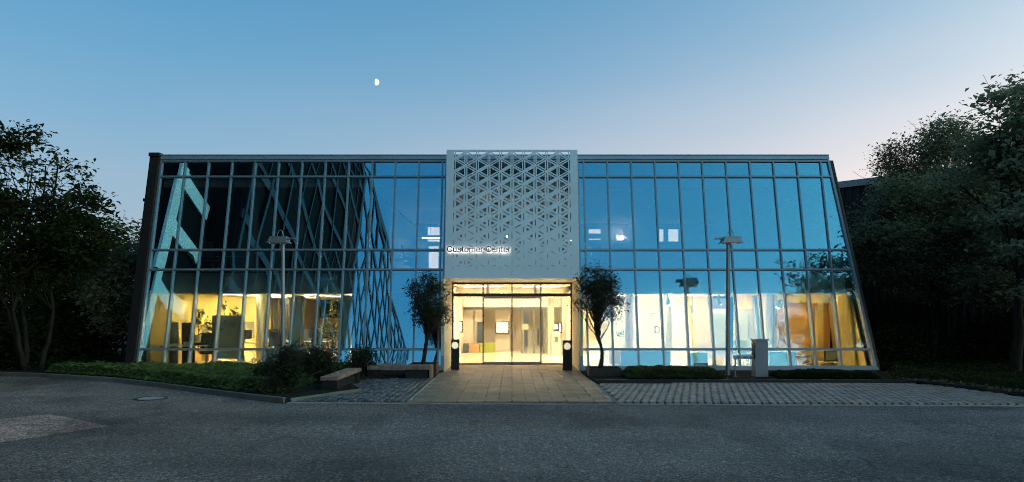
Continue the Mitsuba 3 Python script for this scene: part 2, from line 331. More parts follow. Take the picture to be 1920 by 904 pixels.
mr = [2.47 + 0.819 * j for j in range(11)]
CW = key_for('curtain_wall', OB)
for m_ in (fbox(XL - 0.03, XL + 0.04, 0.10, 7.22, -0.10, 0.065), fbox(XLE - 0.10, XLE, 0.0, 7.22, -0.2, 0.07), fbox(XR0, XR0 + 0.10, 0.0, 7.22, -0.2, 0.07),
    fbox(xr_edge(0.1) - 0.04, xr_edge(0.1) + 0.04, 0.10, 7.22, -0.10, 0.065, xr_edge(7.22) - 0.04, xr_edge(7.22) + 0.04)):
    add('frame_post', m_, 'm_alu', CW)
for x in ml + mr:
    add('mullion', cat([fbox(x - 0.024, x + 0.024, 0.16, 7.21, 0.008, 0.062), fbox(x - 0.022, x + 0.022, 0.15, 7.2, -0.17, -0.012)]), 'm_alu', CW)
for xa, xb, right in ((XL + 0.03, XLE - 0.02, False), (XR0 + 0.02, None, True)):
    for z in ZR:
        e = (xr_edge(z) - 0.01) if right else xb
        add('transom', cat([fbox(xa, e, z - 0.030, z + 0.030, 0.006, 0.057), fbox(xa, e, z - 0.028, z + 0.028, -0.12, -0.010)]), 'm_alu', CW)
prng = np.random.default_rng(3)
def pane(x0, x1, z0, z1, x0t=None, x1t=None):
    x0t = x0 if x0t is None else x0t; x1t = x1 if x1t is None else x1t
    j = prng.normal(0, 0.0016, 4)
    p = [fac(x0, z0, j[0]), fac(x1, z0, j[1]), fac(x1t, z1, j[2]), fac(x0t, z1, j[3])]
    n = 4; g = np.linspace(0, 1, n + 1); b = prng.normal(0, 0.0022)
    S, Q = np.meshgrid(g, g)
    v = ((1 - S) * (1 - Q))[..., None] * p[0] + (S * (1 - Q))[..., None] * p[1] + (S * Q)[..., None] * p[2] + ((1 - S) * Q)[..., None] * p[3]
    v = v + (b * (S * (1 - S) + Q * (1 - Q)) * 2)[..., None] * np.array([0, -math.cos(TL), math.sin(TL)])
    v = v.reshape(-1, 3); f = []
    for a in range(n):
        for c in range(n):
            o = a * (n + 1) + c; f.append([o, o + 1, o + n + 2, o + n + 1])
    return (v, np.array(f))
colsL = [XL + 0.03] + ml + [XLE - 0.04]; colsR = [XR0 + 0.04] + mr
for cols in (colsL, colsR):
    for a, b in zip(cols[:-1], cols[1:]):
        for z0, z1 in zip(ZR[:-1], ZR[1:]):
            add('glass_pane', pane(a + 0.012, b - 0.012, z0 + 0.012, z1 - 0.012), 'm_glass', CW, smooth=True)
for z0, z1 in zip(ZR[:-1], ZR[1:]):
    add('glass_pane', pane(mr[-1] + 0.012, xr_edge(z0) - 0.015, z0 + 0.012, z1 - 0.012, None, xr_edge(z1) - 0.015), 'm_glass', CW, smooth=True)
for x in (-1.32, -0.44, 0.44, 1.32):
    add('mullion', cat([fbox(x - 0.027, x + 0.027, 3.36, 7.21, 0.008, 0.062), fbox(x - 0.022, x + 0.022, 3.36, 7.2, -0.17, -0.012)]), 'm_alu', CW)
for a, b in zip((-2.2, -1.32, -0.44, 0.44, 1.32), (-1.32, -0.44, 0.44, 1.32, 2.2)):
    for z0, z1 in zip(ZR[2:-1], ZR[3:]):
        add('glass_pane', pane(a + 0.012, b - 0.012, z0 + 0.012, z1 - 0.012), 'm_clear', CW, smooth=True)
for z in ZR[2:]:
    add('transom', cat([fbox(-2.2, 2.2, z - 0.030, z + 0.030, 0.006, 0.057), fbox(-2.2, 2.2, z - 0.028, z + 0.028, -0.12, -0.010)]), 'm_alu', CW)
# plinth and sill under the glass
add('sill', cat([fbox(XL - 0.05, XLE, 0.085, 0.17, -0.15, 0.11), fbox(XR0, xr_edge(0.1) + 0.05, 0.085, 0.17, -0.15, 0.11)]), 'm_alu', OB)
add('plinth', cat([bx(XL - 0.02, XLE, 21.62, 22.0, -0.05, 0.083), bx(XR0, 11.75, 21.62, 22.0, -0.05, 0.083)]), 'm_bluegrey', OB)
# roof edge in lengths
RY = lambda z, o=0.0: D0 + z * TAN - o
edges = list(np.linspace(XL - 0.02, xr_edge(7.3) + 0.03, 14))
for a, b in zip(edges[:-1], edges[1:]):
    add('roof_trim', cat([fbox(a + 0.002, b - 0.002, 7.235, 7.375, -0.3, 0.085), fbox(a + 0.002, b - 0.002, 7.375, 7.40, -0.34, 0.11)]), 'm_parapet', OB)
add('roof', cat([bx(-12.1, 10.9, 23.5, 36, 7.14, 7.28), bx(-12.1, 10.9, 35.7, 36, 7.28, 7.42)]), 'm_dark_wall', OB)
# brown end wall on the left, and the lower annex beyond it
add('end_wall', cat([hexa([fac(-12.47, -0.1, .16), fac(-12.16, -0.1, .16), [-12.16, 36, -0.1], [-12.47, 36, -0.1], fac(-12.47, 7.30, .16), fac(-12.16, 7.30, .16), [-12.16, 36, 7.30], [-12.47, 36, 7.30]]),
    hexa([fac(-12.50, 7.30, .20), fac(-12.13, 7.30, .20), [-12.13, 36, 7.30], [-12.50, 36, 7.30], fac(-12.50, 7.43, .20), fac(-12.13, 7.43, .20), [-12.13, 36, 7.43], [-12.50, 36, 7.43]])]), 'm_cladding', OB)
add('annex', cat([bx(-14.2, -12.48, 26, 36, -0.1, 6.25), bx(-14.25, -12.48, 25.95, 36, 6.25, 6.37)]), 'm_cladding', OB)
add('end_wall', hexa([fac(11.78, -0.1, -.05), [12.0, 21.8, -0.1], [12.0, 36, -0.1], [11.78, 36, -0.1], fac(10.95, 7.25, -.05), fac(11.15, 7.25, -.05), [11.15, 36, 7.25], [10.95, 36, 7.25]]), 'm_dark_wall', OB, label='dark end wall at the right of the glass front')
# floors and ceilings
add('ground_floor', cat([bx(-12.14, -2.43, 21.95, 46.5, -0.05, 0.10)]), 'm_carpet', OB)
add('ground_floor', cat([bx(-2.3, 11.76, 24.72, 35.6, -0.05, 0.102), bx(2.32, 11.76, 21.95, 24.72, -0.05, 0.102)]), 'm_floor', OB, label='glossy pale floor of the lobby and showroom')
slabs = [('ceiling', bx(-12.14, -2.43, D0 + 2.72 * TAN + 0.35, 46.5, 2.70, 2.78), 'm_ceiling'), ('ceiling', bx(2.3, 11.7, D0 + 2.72 * TAN + 0.35, 35.6, 2.70, 2.78), 'm_ceiling'), ('ceiling', bx(-2.29, 2.29, 24.78, 35.6, 3.02, 3.1), 'm_ceiling')]
for n_, m_, mt in slabs: add(n_, m_, mt, OB)
add('bulkhead', cat([fbox(XL + .05, XLE - .12, 2.66, 3.33, -0.36, -0.20), fbox(XR0 + .12, 11.2, 2.66, 3.33, -0.36, -0.20)]), 'm_bulkhead', OB)
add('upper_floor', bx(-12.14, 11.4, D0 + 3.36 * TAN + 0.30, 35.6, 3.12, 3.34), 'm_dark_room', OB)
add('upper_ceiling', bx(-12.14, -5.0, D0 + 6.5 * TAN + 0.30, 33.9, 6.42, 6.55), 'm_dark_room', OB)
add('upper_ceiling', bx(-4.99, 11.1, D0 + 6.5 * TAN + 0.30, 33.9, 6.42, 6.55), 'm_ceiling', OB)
add('upper_bulkhead', cat([fbox(XL + .05, 10.9, 6.35, 6.62, -0.34, -0.20)]), 'm_bulkhead', OB)
# back wall with real openings in the upper storey
open_ = []
for (u0, u1, v0, v1) in ((698, 740, 426, 450), (800, 826, 424, 443), (800, 826, 447, 455), (802, 824, 460, 505), (1102, 1128, 428, 440), (1102, 1128, 446, 452), (1190, 1229, 428, 441), (1190, 1229, 446, 455), (1234, 1246, 428, 455), (1251, 1274, 428, 455), (1106, 1124, 472, 486), (612, 650, 456, 468)):
    x0, z1 = at(u0, v0, 34.0); x1, z0 = at(u1, v1, 34.0); open_.append((x0, x1, z0, z1))
bw = sbox(-12.14, 3.1, 11.4, 7.2)
for (x0, x1, z0, z1) in open_: bw = bw.difference(sbox(x0, z0, x1, z1))
v, f = extrude(bw, 0.25); v = np.asarray(v); f = np.asarray(f)
BW = add('back_wall', (np.c_[v[:, 0], 34.25 - v[:, 2], v[:, 1]], f), 'm_bulkhead', OB)
for (x0, x1, z0, z1) in open_:
    add('window', cat([bx(x0, x1, 33.97, 34.02, z0, z0 + .05), bx(x0, x1, 33.97, 34.02, z1 - .05, z1), bx(x0, x0 + .05, 33.972, 34.018, z0 + .05, z1 - .05), bx(x1 - .05, x1, 33.972, 34.018, z0 + .05, z1 - .05)]), 'm_trim', BW)
    if z0 > 5.15 or x1 < -3: add('lit_blind', bx(x0 + .05, x1 - .05, 34.10, 34.11, z0 + .05, z1 - .05), 'm_lamp', BW, emit=np.array([1.0, .88, .76]) * .4)
# upper storey partitions and columns
for u in (470, 560, 655):
    x, _ = at(u, 400, 24.6); add('column', cyl(x, 24.9, 3.34, 6.42, 0.17), 'm_bulkhead', OB, smooth=40)
for x in (-5.1, 2.6, 5.9):
    add('upper_partition', bx(x - .06, x + .06, 27.5, 33.95, 3.34, 6.42), 'm_bulkhead', OB)
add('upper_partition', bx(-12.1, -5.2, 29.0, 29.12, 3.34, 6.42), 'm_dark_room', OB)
add('upper_partition', bx(-2.6, 2.6, 27.0, 27.1, 3.34, 5.0), 'm_bulkhead', OB)

# ---- entrance recess
DY = 24.70
EN = add('entrance', cat([bx(-2.30, -2.2, 21.75, DY + .1, 0.0, 3.06), bx(2.2, 2.30, 21.75, DY + .1, 0.0, 3.06), bx(-2.32, 2.32, 22.0, DY + .1, 3.06, 3.16)]), 'm_cream', OB)
bars_x = (-2.17, -1.06, 0.0, 1.06, 2.17)
add('door_frame', cat([bx(x - 0.022, x + 0.022, DY - 0.05, DY + 0.05, 0.05, 3.05) for x in bars_x] + [bx(-2.2, 2.2, DY - 0.06, DY + 0.06, 2.55, 2.66), bx(-2.2, 2.2, DY - 0.06, DY + 0.06, 0.012, 0.07), bx(-2.2, 2.2, DY - 0.055, DY + 0.055, 3.0, 3.055)]), 'm_anthracite', EN)
for a, b in zip(bars_x[:-1], bars_x[1:]):
    add('transom_window', bx(a + .03, b - .03, DY - .006, DY + .006, 2.665, 2.995), 'm_clear', EN)
for i, (a, b) in enumerate(zip(bars_x[:-1], bars_x[1:])):
    nm = 'door' if i in (1, 2) else 'side_light'
    k = add(nm, bx(a + .03, b - .03, DY - .006, DY + .006, 0.075, 2.545), 'm_clear', EN)
    if nm == 'door':
        s = 1 if i == 1 else -1; x = (b - .11) if i == 1 else (a + .11)
        if i == 2: add('handle', cat([tube([[x, DY - .06, 1.0], [x, DY - .06, 1.25], [x, DY - .06, 1.5]], 0.014, 8), bx(x - .01, x + .01, DY - .06, DY - .007, 1.03, 1.05), bx(x - .01, x + .01, DY - .06, DY - .007, 1.45, 1.47)]), 'm_galv', k)
        add('rail', cat([bx(a + .031, b - .031, DY - .02, DY + .02, 0.076, 0.15), bx(a + .031, b - .031, DY - .02, DY + .02, 2.47, 2.544)]), 'm_alu', k)
add('card_reader', rbox(0.93, 1.0, DY - .09, DY - .06, 0.75, 1.35, .008), 'm_alu', EN)
# ---- pierced entrance screen
PB, PT = np.array([0, 21.85, 3.075]), np.array([0, 22.58, 7.43])
PH = float(np.linalg.norm(PT - PB)); pe = (PT - PB) / PH; pn = np.array([0, -pe[2], pe[1]])
PWD = 4.39
def on_screen(m):
    """(x, up the sheet, outwards) -> world"""
    v, f = (m.vertices, m.faces) if hasattr(m, 'vertices') else m
    v = np.asarray(v, float); return (PB + np.outer(v[:, 0], [1, 0, 0]) + np.outer(v[:, 1], pe) + np.outer(v[:, 2], pn), f)
CS = 0.386; SIDE = CS * 2 / math.sqrt(3)
TOPS = PH - 0.075
srng = np.random.default_rng(11)
holes = []
def slit(p, q, frac, w):
    m = (np.array(p) + q) / 2; d = (np.array(q) - p) * frac / 2
    return LineString([m - d, m + d]).buffer(w / 2, cap_style=2)
clipr = sbox(-CS * 5 - 0.012, 0.30, CS * 5 + 0.012, TOPS)
prog = lambda y: np.clip((TOPS - y) / (TOPS - 0.25), 0, 1)
ncol, nrow = 10, 12
def vert(c, r):   # lattice vertex of column line c, row r
    return np.array([-CS * 5 + CS * c, TOPS + 0.5 * SIDE * (1 if c % 2 == 0 else 0) - 0.55 * SIDE - SIDE * r + 0.5 * SIDE])
for c in range(ncol + 1):
    for r in range(-1, nrow):
        a = vert(c, r)
        ends = [vert(c, r + 1)]
        if c < ncol:
            ends += [vert(c + 1, r + (0 if c % 2 else 1) - (0 if c % 2 else 0)), vert(c + 1, r + (0 if c % 2 else 1) + (1 if c % 2 else -1))]
        for e in ends:
            if abs(np.linalg.norm(e - a) - SIDE) > 0.02: continue
            g = prog((a[1] + e[1]) / 2)
            fr = 0.86 - 0.62 * g
            holes.append(slit(a, e, fr, 0.030 - 0.004 * g))
cents = []
for c in range(ncol):
    for r in range(-1, nrow):
        for tri in ([vert(c, r), vert(c, r + 1)], [vert(c + 1, r), vert(c + 1, r + 1)]):
            m = (tri[0] + tri[1]) / 2
            o = c + 1 if tri[0][0] < (-CS * 5 + CS * (c + 0.5)) else c
            cand = [vert(o, k) for k in range(-2, nrow + 2)]
            ap = min(cand, key=lambda q: abs(q[1] - m[1]))
            if abs(ap[1] - m[1]) > 0.02: continue
            P = np.array([tri[0], tri[1], ap]); ct = P.mean(0); g = prog(ct[1])
            s = 0.66 - 0.62 * g + srng.uniform(-0.05, 0.05)
            keep = 1.0 if g < 0.5 else (0.95 - 1.35 * (g - 0.5))
            if s > 0.12 and srng.uniform() < keep:
                holes.append(Polygon(ct + (P - ct) * max(s, 0.26 if g > .5 else s)))
H = unary_union(holes).intersection(clipr)
ES = add('entrance_screen', on_screen(cat([bx(-PWD / 2 + .002, -PWD / 2 + .05, 0.0, PH, -.55, -.012), bx(PWD / 2 - .05, PWD / 2 - .002, 0.0, PH, -.55, -.012), bx(-PWD / 2 + .05, PWD / 2 - .05, 0.002, .045, -.55, -.012), bx(-PWD / 2 + .05, PWD / 2 - .05, PH - .03, PH - .002, -.10, -.012)])), 'm_screen_panel', OB)
for a, b in ((-PWD / 2, -0.003), (0.003, PWD / 2)):
    P = sbox(a, 0, b, PH).difference(H).buffer(0)
    add('pierced_sheet', on_screen(extrude(P, 0.010, -0.010)), 'm_screen_panel', ES)
# lettering with light behind it
txt = meshkit.text_mesh('Customer Center', 0.195, 0.010, bold=True)
tv = np.asarray(txt.vertices); tw = tv[:, 0].max() - tv[:, 0].min()
tsx = 2.08 / tw
zl = 0.86
L0 = -2.12
tv = np.c_[(tv[:, 0] - tv[:, 0].min()) * tsx + L0, tv[:, 1] + zl, tv[:, 2] + 0.064]
LT = add('sign_lettering', on_screen((tv, txt.faces)), 'm_anthracite', ES, label='dark lettering with white light glowing behind it')
hv = np.c_[tv[:, 0], tv[:, 1], tv[:, 2]]
back = np.asarray(txt.faces)
hv[:, 2] = np.where(hv[:, 2] > 0.069, 0.058, 0.054)
add('halo_light', on_screen((hv, back)), 'm_lamp', LT, emit=np.array([1.0, 0.92, 0.88]) * 0.8)

# ------------------------------------------------------------------ neighbours
# dark hall on the right
HB = thing('dark_hall', 'dark corrugated hall with pale roof edge behind the right trees', 'building')
pa, pb = np.array([14.2, 33.2]), np.array([22.5, 25.6]); dirv = (pb - pa) / np.linalg.norm(pb - pa); nv = np.array([-dirv[1], dirv[0]]) * -1
if nv[1] > 0: nv = -nv
L = np.linalg.norm(pb - pa) + 12; zt = 8.15
prof = []
k = 0; s = -3.0
while s < L:
    prof.append((s, 0.0)); prof.append((s + 0.16, 0.0)); prof.append((s + 0.19, 0.05)); prof.append((s + 0.31, 0.05)); s += 0.34
prof = np.array(prof)
pts = pa + prof[:, :1] * dirv + prof[:, 1:] * nv
vv = np.vstack([np.c_[pts, np.full(len(pts), -0.1)], np.c_[pts, np.full(len(pts), zt - 0.3)]]); N = len(pts)
ff = np.array([[i, i + 1, N + i + 1, N + i] for i in range(N - 1)])
add('wall', (vv, ff), 'm_dark_wall', HB)
c0, c1 = pa - 3.05 * dirv, pa + L * dirv
inn = -nv
q = [c0 + nv * .14, c1 + nv * .14, c1 + inn * 14, c0 + inn * 14]
ro = np.array([[*p, z] for z in (zt - 0.3, zt) for p in q])
add('roof', hexa(ro), 'm_trim', HB)
# tall dark block with a diagonal lattice, which mirrors in the left glazing (it stands left of the camera)
XW = lambda q: -(14.2 + 0.053 * q)      # plane of the near wing
XT = lambda q: -(12.5 + 0.075 * q)      # plane of the tall block
TW = thing('dark_tower', 'tall dark block with diagonal lattice mirrored in the left glazing', 'building')
def wallquad(q0, q1, z0, z1, d=0.4, off=0.0, XW=XW):
    ya, yb = D0 - q0, D0 - q1
    return hexa([[XW(q1) - off - d, yb, z0], [XW(q1) - off, yb, z0], [XW(q0) - off, ya, z0], [XW(q0) - off - d, ya, z0], [XW(q1) - off - d, yb, z1], [XW(q1) - off, yb, z1], [XW(q0) - off, ya, z1], [XW(q0) - off - d, ya, z1]])
add('body', wallquad(7.0, 38, 0, 42, 14, 0.18, XT), 'm_dark_glass', TW)
lat = []
Q0, Q1, ZT = 36.5, 104.0, 38.4
line_z = lambda k, q: 3.6 * k - 0.16 * (q - Q0)
for k in range(1, 17):
    lat.append(LineString([(Q0, line_z(k, Q0)), (Q1, line_z(k, Q1))]).buffer(.27, cap_style=2))
    for i in range(16):
        q = Q0 + 4.5 * i + (1.5 if k % 2 else 0.0); lean = 1.5 if k % 2 == 0 else -1.5
        lat.append(LineString([(q, line_z(k, q) - 3.6), (q + lean, line_z(k, q))]).buffer(.24, cap_style=2))
LU = unary_union(lat).intersection(sbox(Q0, 0.0, Q1, ZT)).union(sbox(Q0, ZT - .7, Q1, ZT)).union(sbox(Q0, 0, Q0 + .8, ZT))
v, f = extrude(LU, 0.14); v = np.asarray(v)
add('lattice', (np.c_[XT(v[:, 0]) - v[:, 2], D0 - v[:, 0], v[:, 1]], np.asarray(f)[:, ::-1]), 'm_lattice', TW)
for k_ in range(1, 12):
    add('floor_band', wallquad(7.05, 37.9, 3.6 * k_ - .35, 3.6 * k_ + .15, .30, .06, XT), 'm_black', TW)
for i_ in range(11):
    add('facade_fin', wallquad(7.2 + 3.0 * i_, 7.42 + 3.0 * i_, .2, 41.8, .28, .03, XT), 'm_black', TW)
GW = thing('banded_wing', 'pale banded wing mirrored in the leftmost panes of the glazing', 'building')
add('wall', cat([wallquad(3.35, 6.9, 0, 11.2, 9, 0.12)]), 'm_dark_glass', GW)
for z0, z1 in ((10.0, 10.75), (7.6, 8.35), (4.8, 5.5), (1.2, 1.9)):
    add('band', wallquad(3.3, 6.6, z0, z1, 0.10, 0.0), 'm_render_band', GW)
add('pier', wallquad(3.31, 3.95, 0.0, 10.9, 0.13, -0.02), 'm_render_band', GW)


# ------------------------------------------------------------------ interior: ground floor, left office
def dn(x0, x1, y0, y1, z):
    return (np.array([[x0, y0, z], [x0, y1, z], [x1, y1, z], [x1, y0, z]], float), np.array([[0, 1, 2, 3]]))
def lamp_strip(room, x0, x1, y, z, L, label, group, w=0.10, along=0.0):
    k = thing('strip_light', label, 'ceiling light', group)
    if along: tb, hs = dn(x0 - w / 2, x0 + w / 2, y, y + along, z - .030), bx(x0 - w / 2 - .02, x0 + w / 2 + .02, y - .02, y + along + .02, z - .028, z - .001)
    else: tb, hs = dn(x0, x1, y - w / 2, y + w / 2, z - .030), bx(x0 - .02, x1 + .02, y - w / 2 - .02, y + w / 2 + .02, z - .028, z - .001)
    add('tube', tb, 'm_lamp', k, emit=L)
    add('housing', hs, 'm_white', k)
G1 = 'strip lights on the office ceiling'
for i in range(4):
    x0, y = -11.2 + 1.62 * i, 23.9
    lamp_strip('office', x0, 0, y, 2.70, YEL * 66, ('first', 'second', 'third', 'fourth')[i] + ' long strip light from the left on the office ceiling', G1, along=9.5, w=.12)
# walls of the office: yellow end wall, dark curtain wall, back wall dark above and yellow below
add('office_wall', bx(-12.13, -12.0, 22.3, 46.4, 0.1, 2.70), 'm_yellow', OB)
x0, x1 = -12.0, at(543, 600, 33.5)[0]
add('dark_curtain', cat([cyl(x, 33.5 + .04 * (i % 2), 0.12, 2.66, .07, sides=8) for i, x in enumerate(np.arange(x0 + .1, x1, .11))]), 'm_dark_room', OB)
add('office_partition', bx(-5.62, -5.50, 23.6, 41.9, 0.1, 2.70), 'm_dark_room', OB)
add('office_wall', bx(-12.0, -2.43, 42.0, 42.15, 0.1, 1.60), 'm_yellow', OB)
add('office_wall', bx(-12.0, -2.43, 41.96, 42.16, 1.60, 2.70), 'm_cladding', OB, label='dark band along the top of the office back wall')
x, _ = at(491, 600, 25.2); add('column', cyl(x, 25.2, 0.1, 2.70, 0.20, sides=24), 'm_cream', OB, smooth=40)
# leaning structural posts just behind the glass
for u in (560, 648):
    x = (u - 960) * 22.9 / FPX
    add('structural_post', fbox(x - .16, x + .16, 0.1, 2.66, -0.95, -0.60), 'm_bulkhead', OB)
for x in (8.4,):
    add('structural_post', fbox(x - .12, x + .12, 0.1, 2.66, -0.95, -0.68), 'm_white', OB)

def desk(x, y, w, d, rot, label, m='m_whiteboard', group='desks in the office'):
    k = thing('office_desk', label, 'desk', group)
    add('table_top', rotz(rbox(x - w / 2, x + w / 2, y - d / 2, y + d / 2, .80, .83, .005), rot, (x, y)), m, k)
    for sx in (-1, 1):
        add('leg', rotz(cat([bx(x + sx * (w / 2 - .06) - .03, x + sx * (w / 2 - .06) + .03, y - .03, y + .03, .13, .80), bx(x + sx * (w / 2 - .06) - .035, x + sx * (w / 2 - .06) + .035, y - d / 2 + .05, y + d / 2 - .05, .10, .13)]), rot, (x, y)), 'm_galv', k)
    return k
def monitor(x, y, z, w, h, rot, label, group='monitors on the office desks'):
    k = thing('monitor', label, 'monitor', group)
    add('screen', rotz(rbox(x - w / 2, x + w / 2, y - .02, y + .02, z + .12, z + .12 + h, .006), rot, (x, y)), 'm_black', k)
    add('stand', rotz(cat([bx(x - .02, x + .02, y + .021, y + .05, z + .01, z + .25), bx(x - .12, x + .12, y - .08, y + .10, z, z + .012)]), rot, (x, y)), 'm_galv', k)
def office_chair(x, y, rot, label, z=0.1, m='m_black', group=None):
    k = thing('office_chair', label, 'office chair', group)
    R = lambda g: rotz(g, rot, (x, y))
    add('seat', R(rbox(x - .24, x + .24, y - .24, y + .24, z + .44, z + .52, .03)), m, k)
    bk = rbox(x - .22, x + .22, -.03, .03, 0, .58, .02); v = np.array(bk[0]); v[:, 0] = x + (v[:, 0] - x) * (1 - .25 * (v[:, 2] / .58) ** 2); v[:, 1] += y + .24 + .16 * v[:, 2]; v[:, 2] += z + .58
    add('backrest', R((v, bk[1])), m, k)
    for s in (-1, 1):
        add('armrest', R(cat([bx(x + s * .27 - .025, x + s * .27 + .025, y - .15, y + .12, z + .68, z + .71), bx(x + s * .27 - .015, x + s * .27 + .015, y - .02, y + .02, z + .46, z + .68)])), 'm_black', k)
    add('stem', R(cyl(x, y, z + .08, z + .44, .028, sides=8)), 'm_galv', k)
    add('foot', cat([tube([[x, y, z + .10], [x + .15 * math.cos(a), y + .15 * math.sin(a), z + .08], [x + .3 * math.cos(a), y + .3 * math.sin(a), z + .04]], [.022, .02, .016], 6) for a in np.arange(5) * 2 * np.pi / 5 + .3]), 'm_galv', k)
x, _ = at(305, 640, 23.6); k = single('partition_screen', cat([rbox(x - .55, x + .55, 23.55, 23.62, .18, 1.62, .02), bx(x - .5, x - .44, 23.50, 23.67, .1, .18), bx(x + .44, x + .5, 23.50, 23.67, .1, .18)]), 'm_grey_fabric', 'grey blue fabric partition in the leftmost bay of the office', 'partition')
x, _ = at(345, 640, 23.6); single('partition_screen', cat([rbox(x - .22, x + .22, 23.9, 23.96, .18, 1.6, .02), bx(x - .2, x - .14, 23.85, 24.01, .1, .18)]), 'm_black', 'narrow black partition beside the grey one in the office', 'partition')
x, _ = at(345, 640, 23.4)
desk(x + .1, 23.3, 1.5, .7, 4, 'white desk standing against the glass near the left end', group=None)
for i, (dx, h, m) in enumerate(((-.35, .05, 'm_whiteboard'), (.1, .12, 'm_whiteboard'), (.45, .08, 'm_black'))):
    single('paper_stack', rotz(rbox(x + dx, x + dx + .3, 23.15, 23.38, .83, .83 + h, .01), 8 * i, (x + dx, 23.2)), m, ('low stack of papers on the left desk', 'taller paper stack in the middle of the left desk', 'black document tray at the right end of the left desk')[i], 'papers')
x, _ = at(388, 660, 23.2); office_chair(x, 23.2, 25, 'black office chair seen from behind, next to the left desk')
x, _ = at(425, 640, 23.9)
wb = thing('room_divider', 'large grey room divider with shelf slots, plants hanging over it', 'room divider')
add('panel', rbox(x - .50, x + .62, 23.86, 23.94, .32, 1.86, .015), 'm_divider', wb)
for z in (.75, 1.15, 1.52): add('rail', bx(x - .49, x + .61, 23.845, 23.859, z, z + .022), 'm_grey_fabric', wb)
for s in (-.42, .54): add('leg', bx(x + s - .03, x + s + .03, 23.7, 24.1, .10, .32), 'm_galv', wb)
for i, (u, y, lab) in enumerate(((362, 26.5, 'pale pinboard shelf at the back of the yellow office'), (378, 26.0, 'second cabinet with paper notes in the yellow office'))):
    x, _ = at(u, 640, y); k = thing('filing_cabinet', lab, 'cabinet')
    add('body', rbox(x - .3, x + .28, y, y + .4, .1, 1.45, .01), 'm_tan', k)
    for a in range(3):
        for b in range(2): add('door', rbox(x - .28 + .28 * b, x - .02 + .28 * b, y - .015, y - .001, .15 + .43 * a, .55 + .43 * a, .004), ('m_cream', 'm_whiteboard', 'm_tan')[(a + b + i) % 3], k)
x, _ = at(468, 640, 25.6); desk(x, 25.6, 1.0, .7, 0, 'height adjustable desk beside the cream column', group=None); monitor(x - .22, 25.7, .83, .5, .34, 10, 'monitor on the desk left of the cream column', None)
x, _ = at(462, 620, 26.4); single('pinboard', cat([bx(x - .3, x + .32, 26.4, 26.43, .95, 1.60), bx(x - .32, x - .3, 26.38, 26.44, .1, 1.62), bx(x + .32, x + .34, 26.38, 26.44, .1, 1.62)]), 'm_cream', 'pinboard on two posts behind the column desk', 'pinboard')
x, _ = at(518, 672, 22.7); k = thing('low_cabinet', 'low grey blue cabinet standing against the glass behind the left lamp post', 'cabinet'); add('body', rbox(x - .33, x + .33, 22.6, 23.0, .14, .76, .01), 'm_bluegrey', k)
for q in (-.32, .003): add('door', rbox(x + q, x + q + .317, 22.58, 22.598, .16, .74, .004), 'm_bluegrey', k)
DN = ('leftmost', 'second', 'rightmost', 'third')
for i, (u, y) in enumerate(((523, 26.0), (540, 27.5), (600, 26.4), (585, 28))):
    x, _ = at(u, 640, y); desk(x, y, 1.3, .75, (0, 4, -6, 2)[i], DN[i] + ' white desk in the rear of the yellow office')
    monitor(x - .2, y + .1, .83, .55, .36, (12, -8, 4, 20)[i], 'left monitor on the ' + DN[i] + ' rear desk of the office'); monitor(x + .38, y + .1, .83, .5, .34, (-12, 8, -14, 0)[i], 'right monitor on the ' + DN[i] + ' rear desk of the office')
    office_chair(x + .05, y - .65, (180 + 20, 170, 200, 15)[i], 'black office chair at the ' + DN[i] + ' rear desk of the office', group='chairs at the rear desks')

# ------------------------------------------------------------------ interior: showroom on the right
G2 = 'strip lights on the showroom ceiling'
for i, (x0, y) in enumerate(((2.9, 25.3), (5.9, 25.4), (3.4, 28.4), (6.2, 28.2))):
    lamp_strip('show', x0, x0 + 2.7, y, 2.70, COOL * 96, ('left', 'right')[i % 2] + ' strip light in the ' + ('front', 'rear')[i // 2] + ' row of the showroom', G2, w=.13)
def pxbox(u0, u1, v0, v1, y, d=.08, m=None, name='display_wall', par=None, **kw):
    xa, za = at(u0, v1, y); xb, zb = at(u1, v0, y)
    return add(name, bx(xa, xb, y, y + d, max(za, .103), zb), m, par or OB, **kw)
pxbox(1128, 1172, 570, 690, 26.5, .1, 'm_white'); pxbox(1196, 1236, 571, 690, 26.4, .1, 'm_white')
pxbox(1262, 1290, 579, 690, 26.2, .1, 'm_white'); pxbox(1298, 1336, 578, 690, 26.8, .1, 'm_cream')
add('showroom_wall', bx(2.4, 8.9, 29.8, 29.95, .1, 2.7), 'm_white', OB)
for j in range(2):
    u0, u1 = ((1337, 1362), (1384, 1424))[j]
    k = pxbox(u0, u1, 579, 655, 26.0, .12, 'm_cream', 'tile_wall')
    cols = 1 if j == 0 else 2
    for a in range(3):
        for c in range(cols):
            ua = u0 + (u1 - u0) * c / cols; ub = u0 + (u1 - u0) * (c + 1) / cols
            pxbox(ua + .4, ub - .4, 588 + 21 * a + .5, 609 + 21 * a - .5, 25.95, .045, 'm_glassy_green', 'tile', k)
x, _ = at(1180, 600, 25.0); add('column', cyl(x, 25.0, .1, 2.7, .16, sides=20), 'm_white', OB, smooth=40)
x, _ = at(1441, 600, 24.6); add('column', cyl(x, 24.6, .1, 2.7, .15, sides=20), 'm_white', OB, smooth=40)
x, _ = at(1252, 600, 25.6); add('column', cyl(x, 25.6, .1, 2.7, .17, sides=20), 'm_cream', OB, smooth=40)
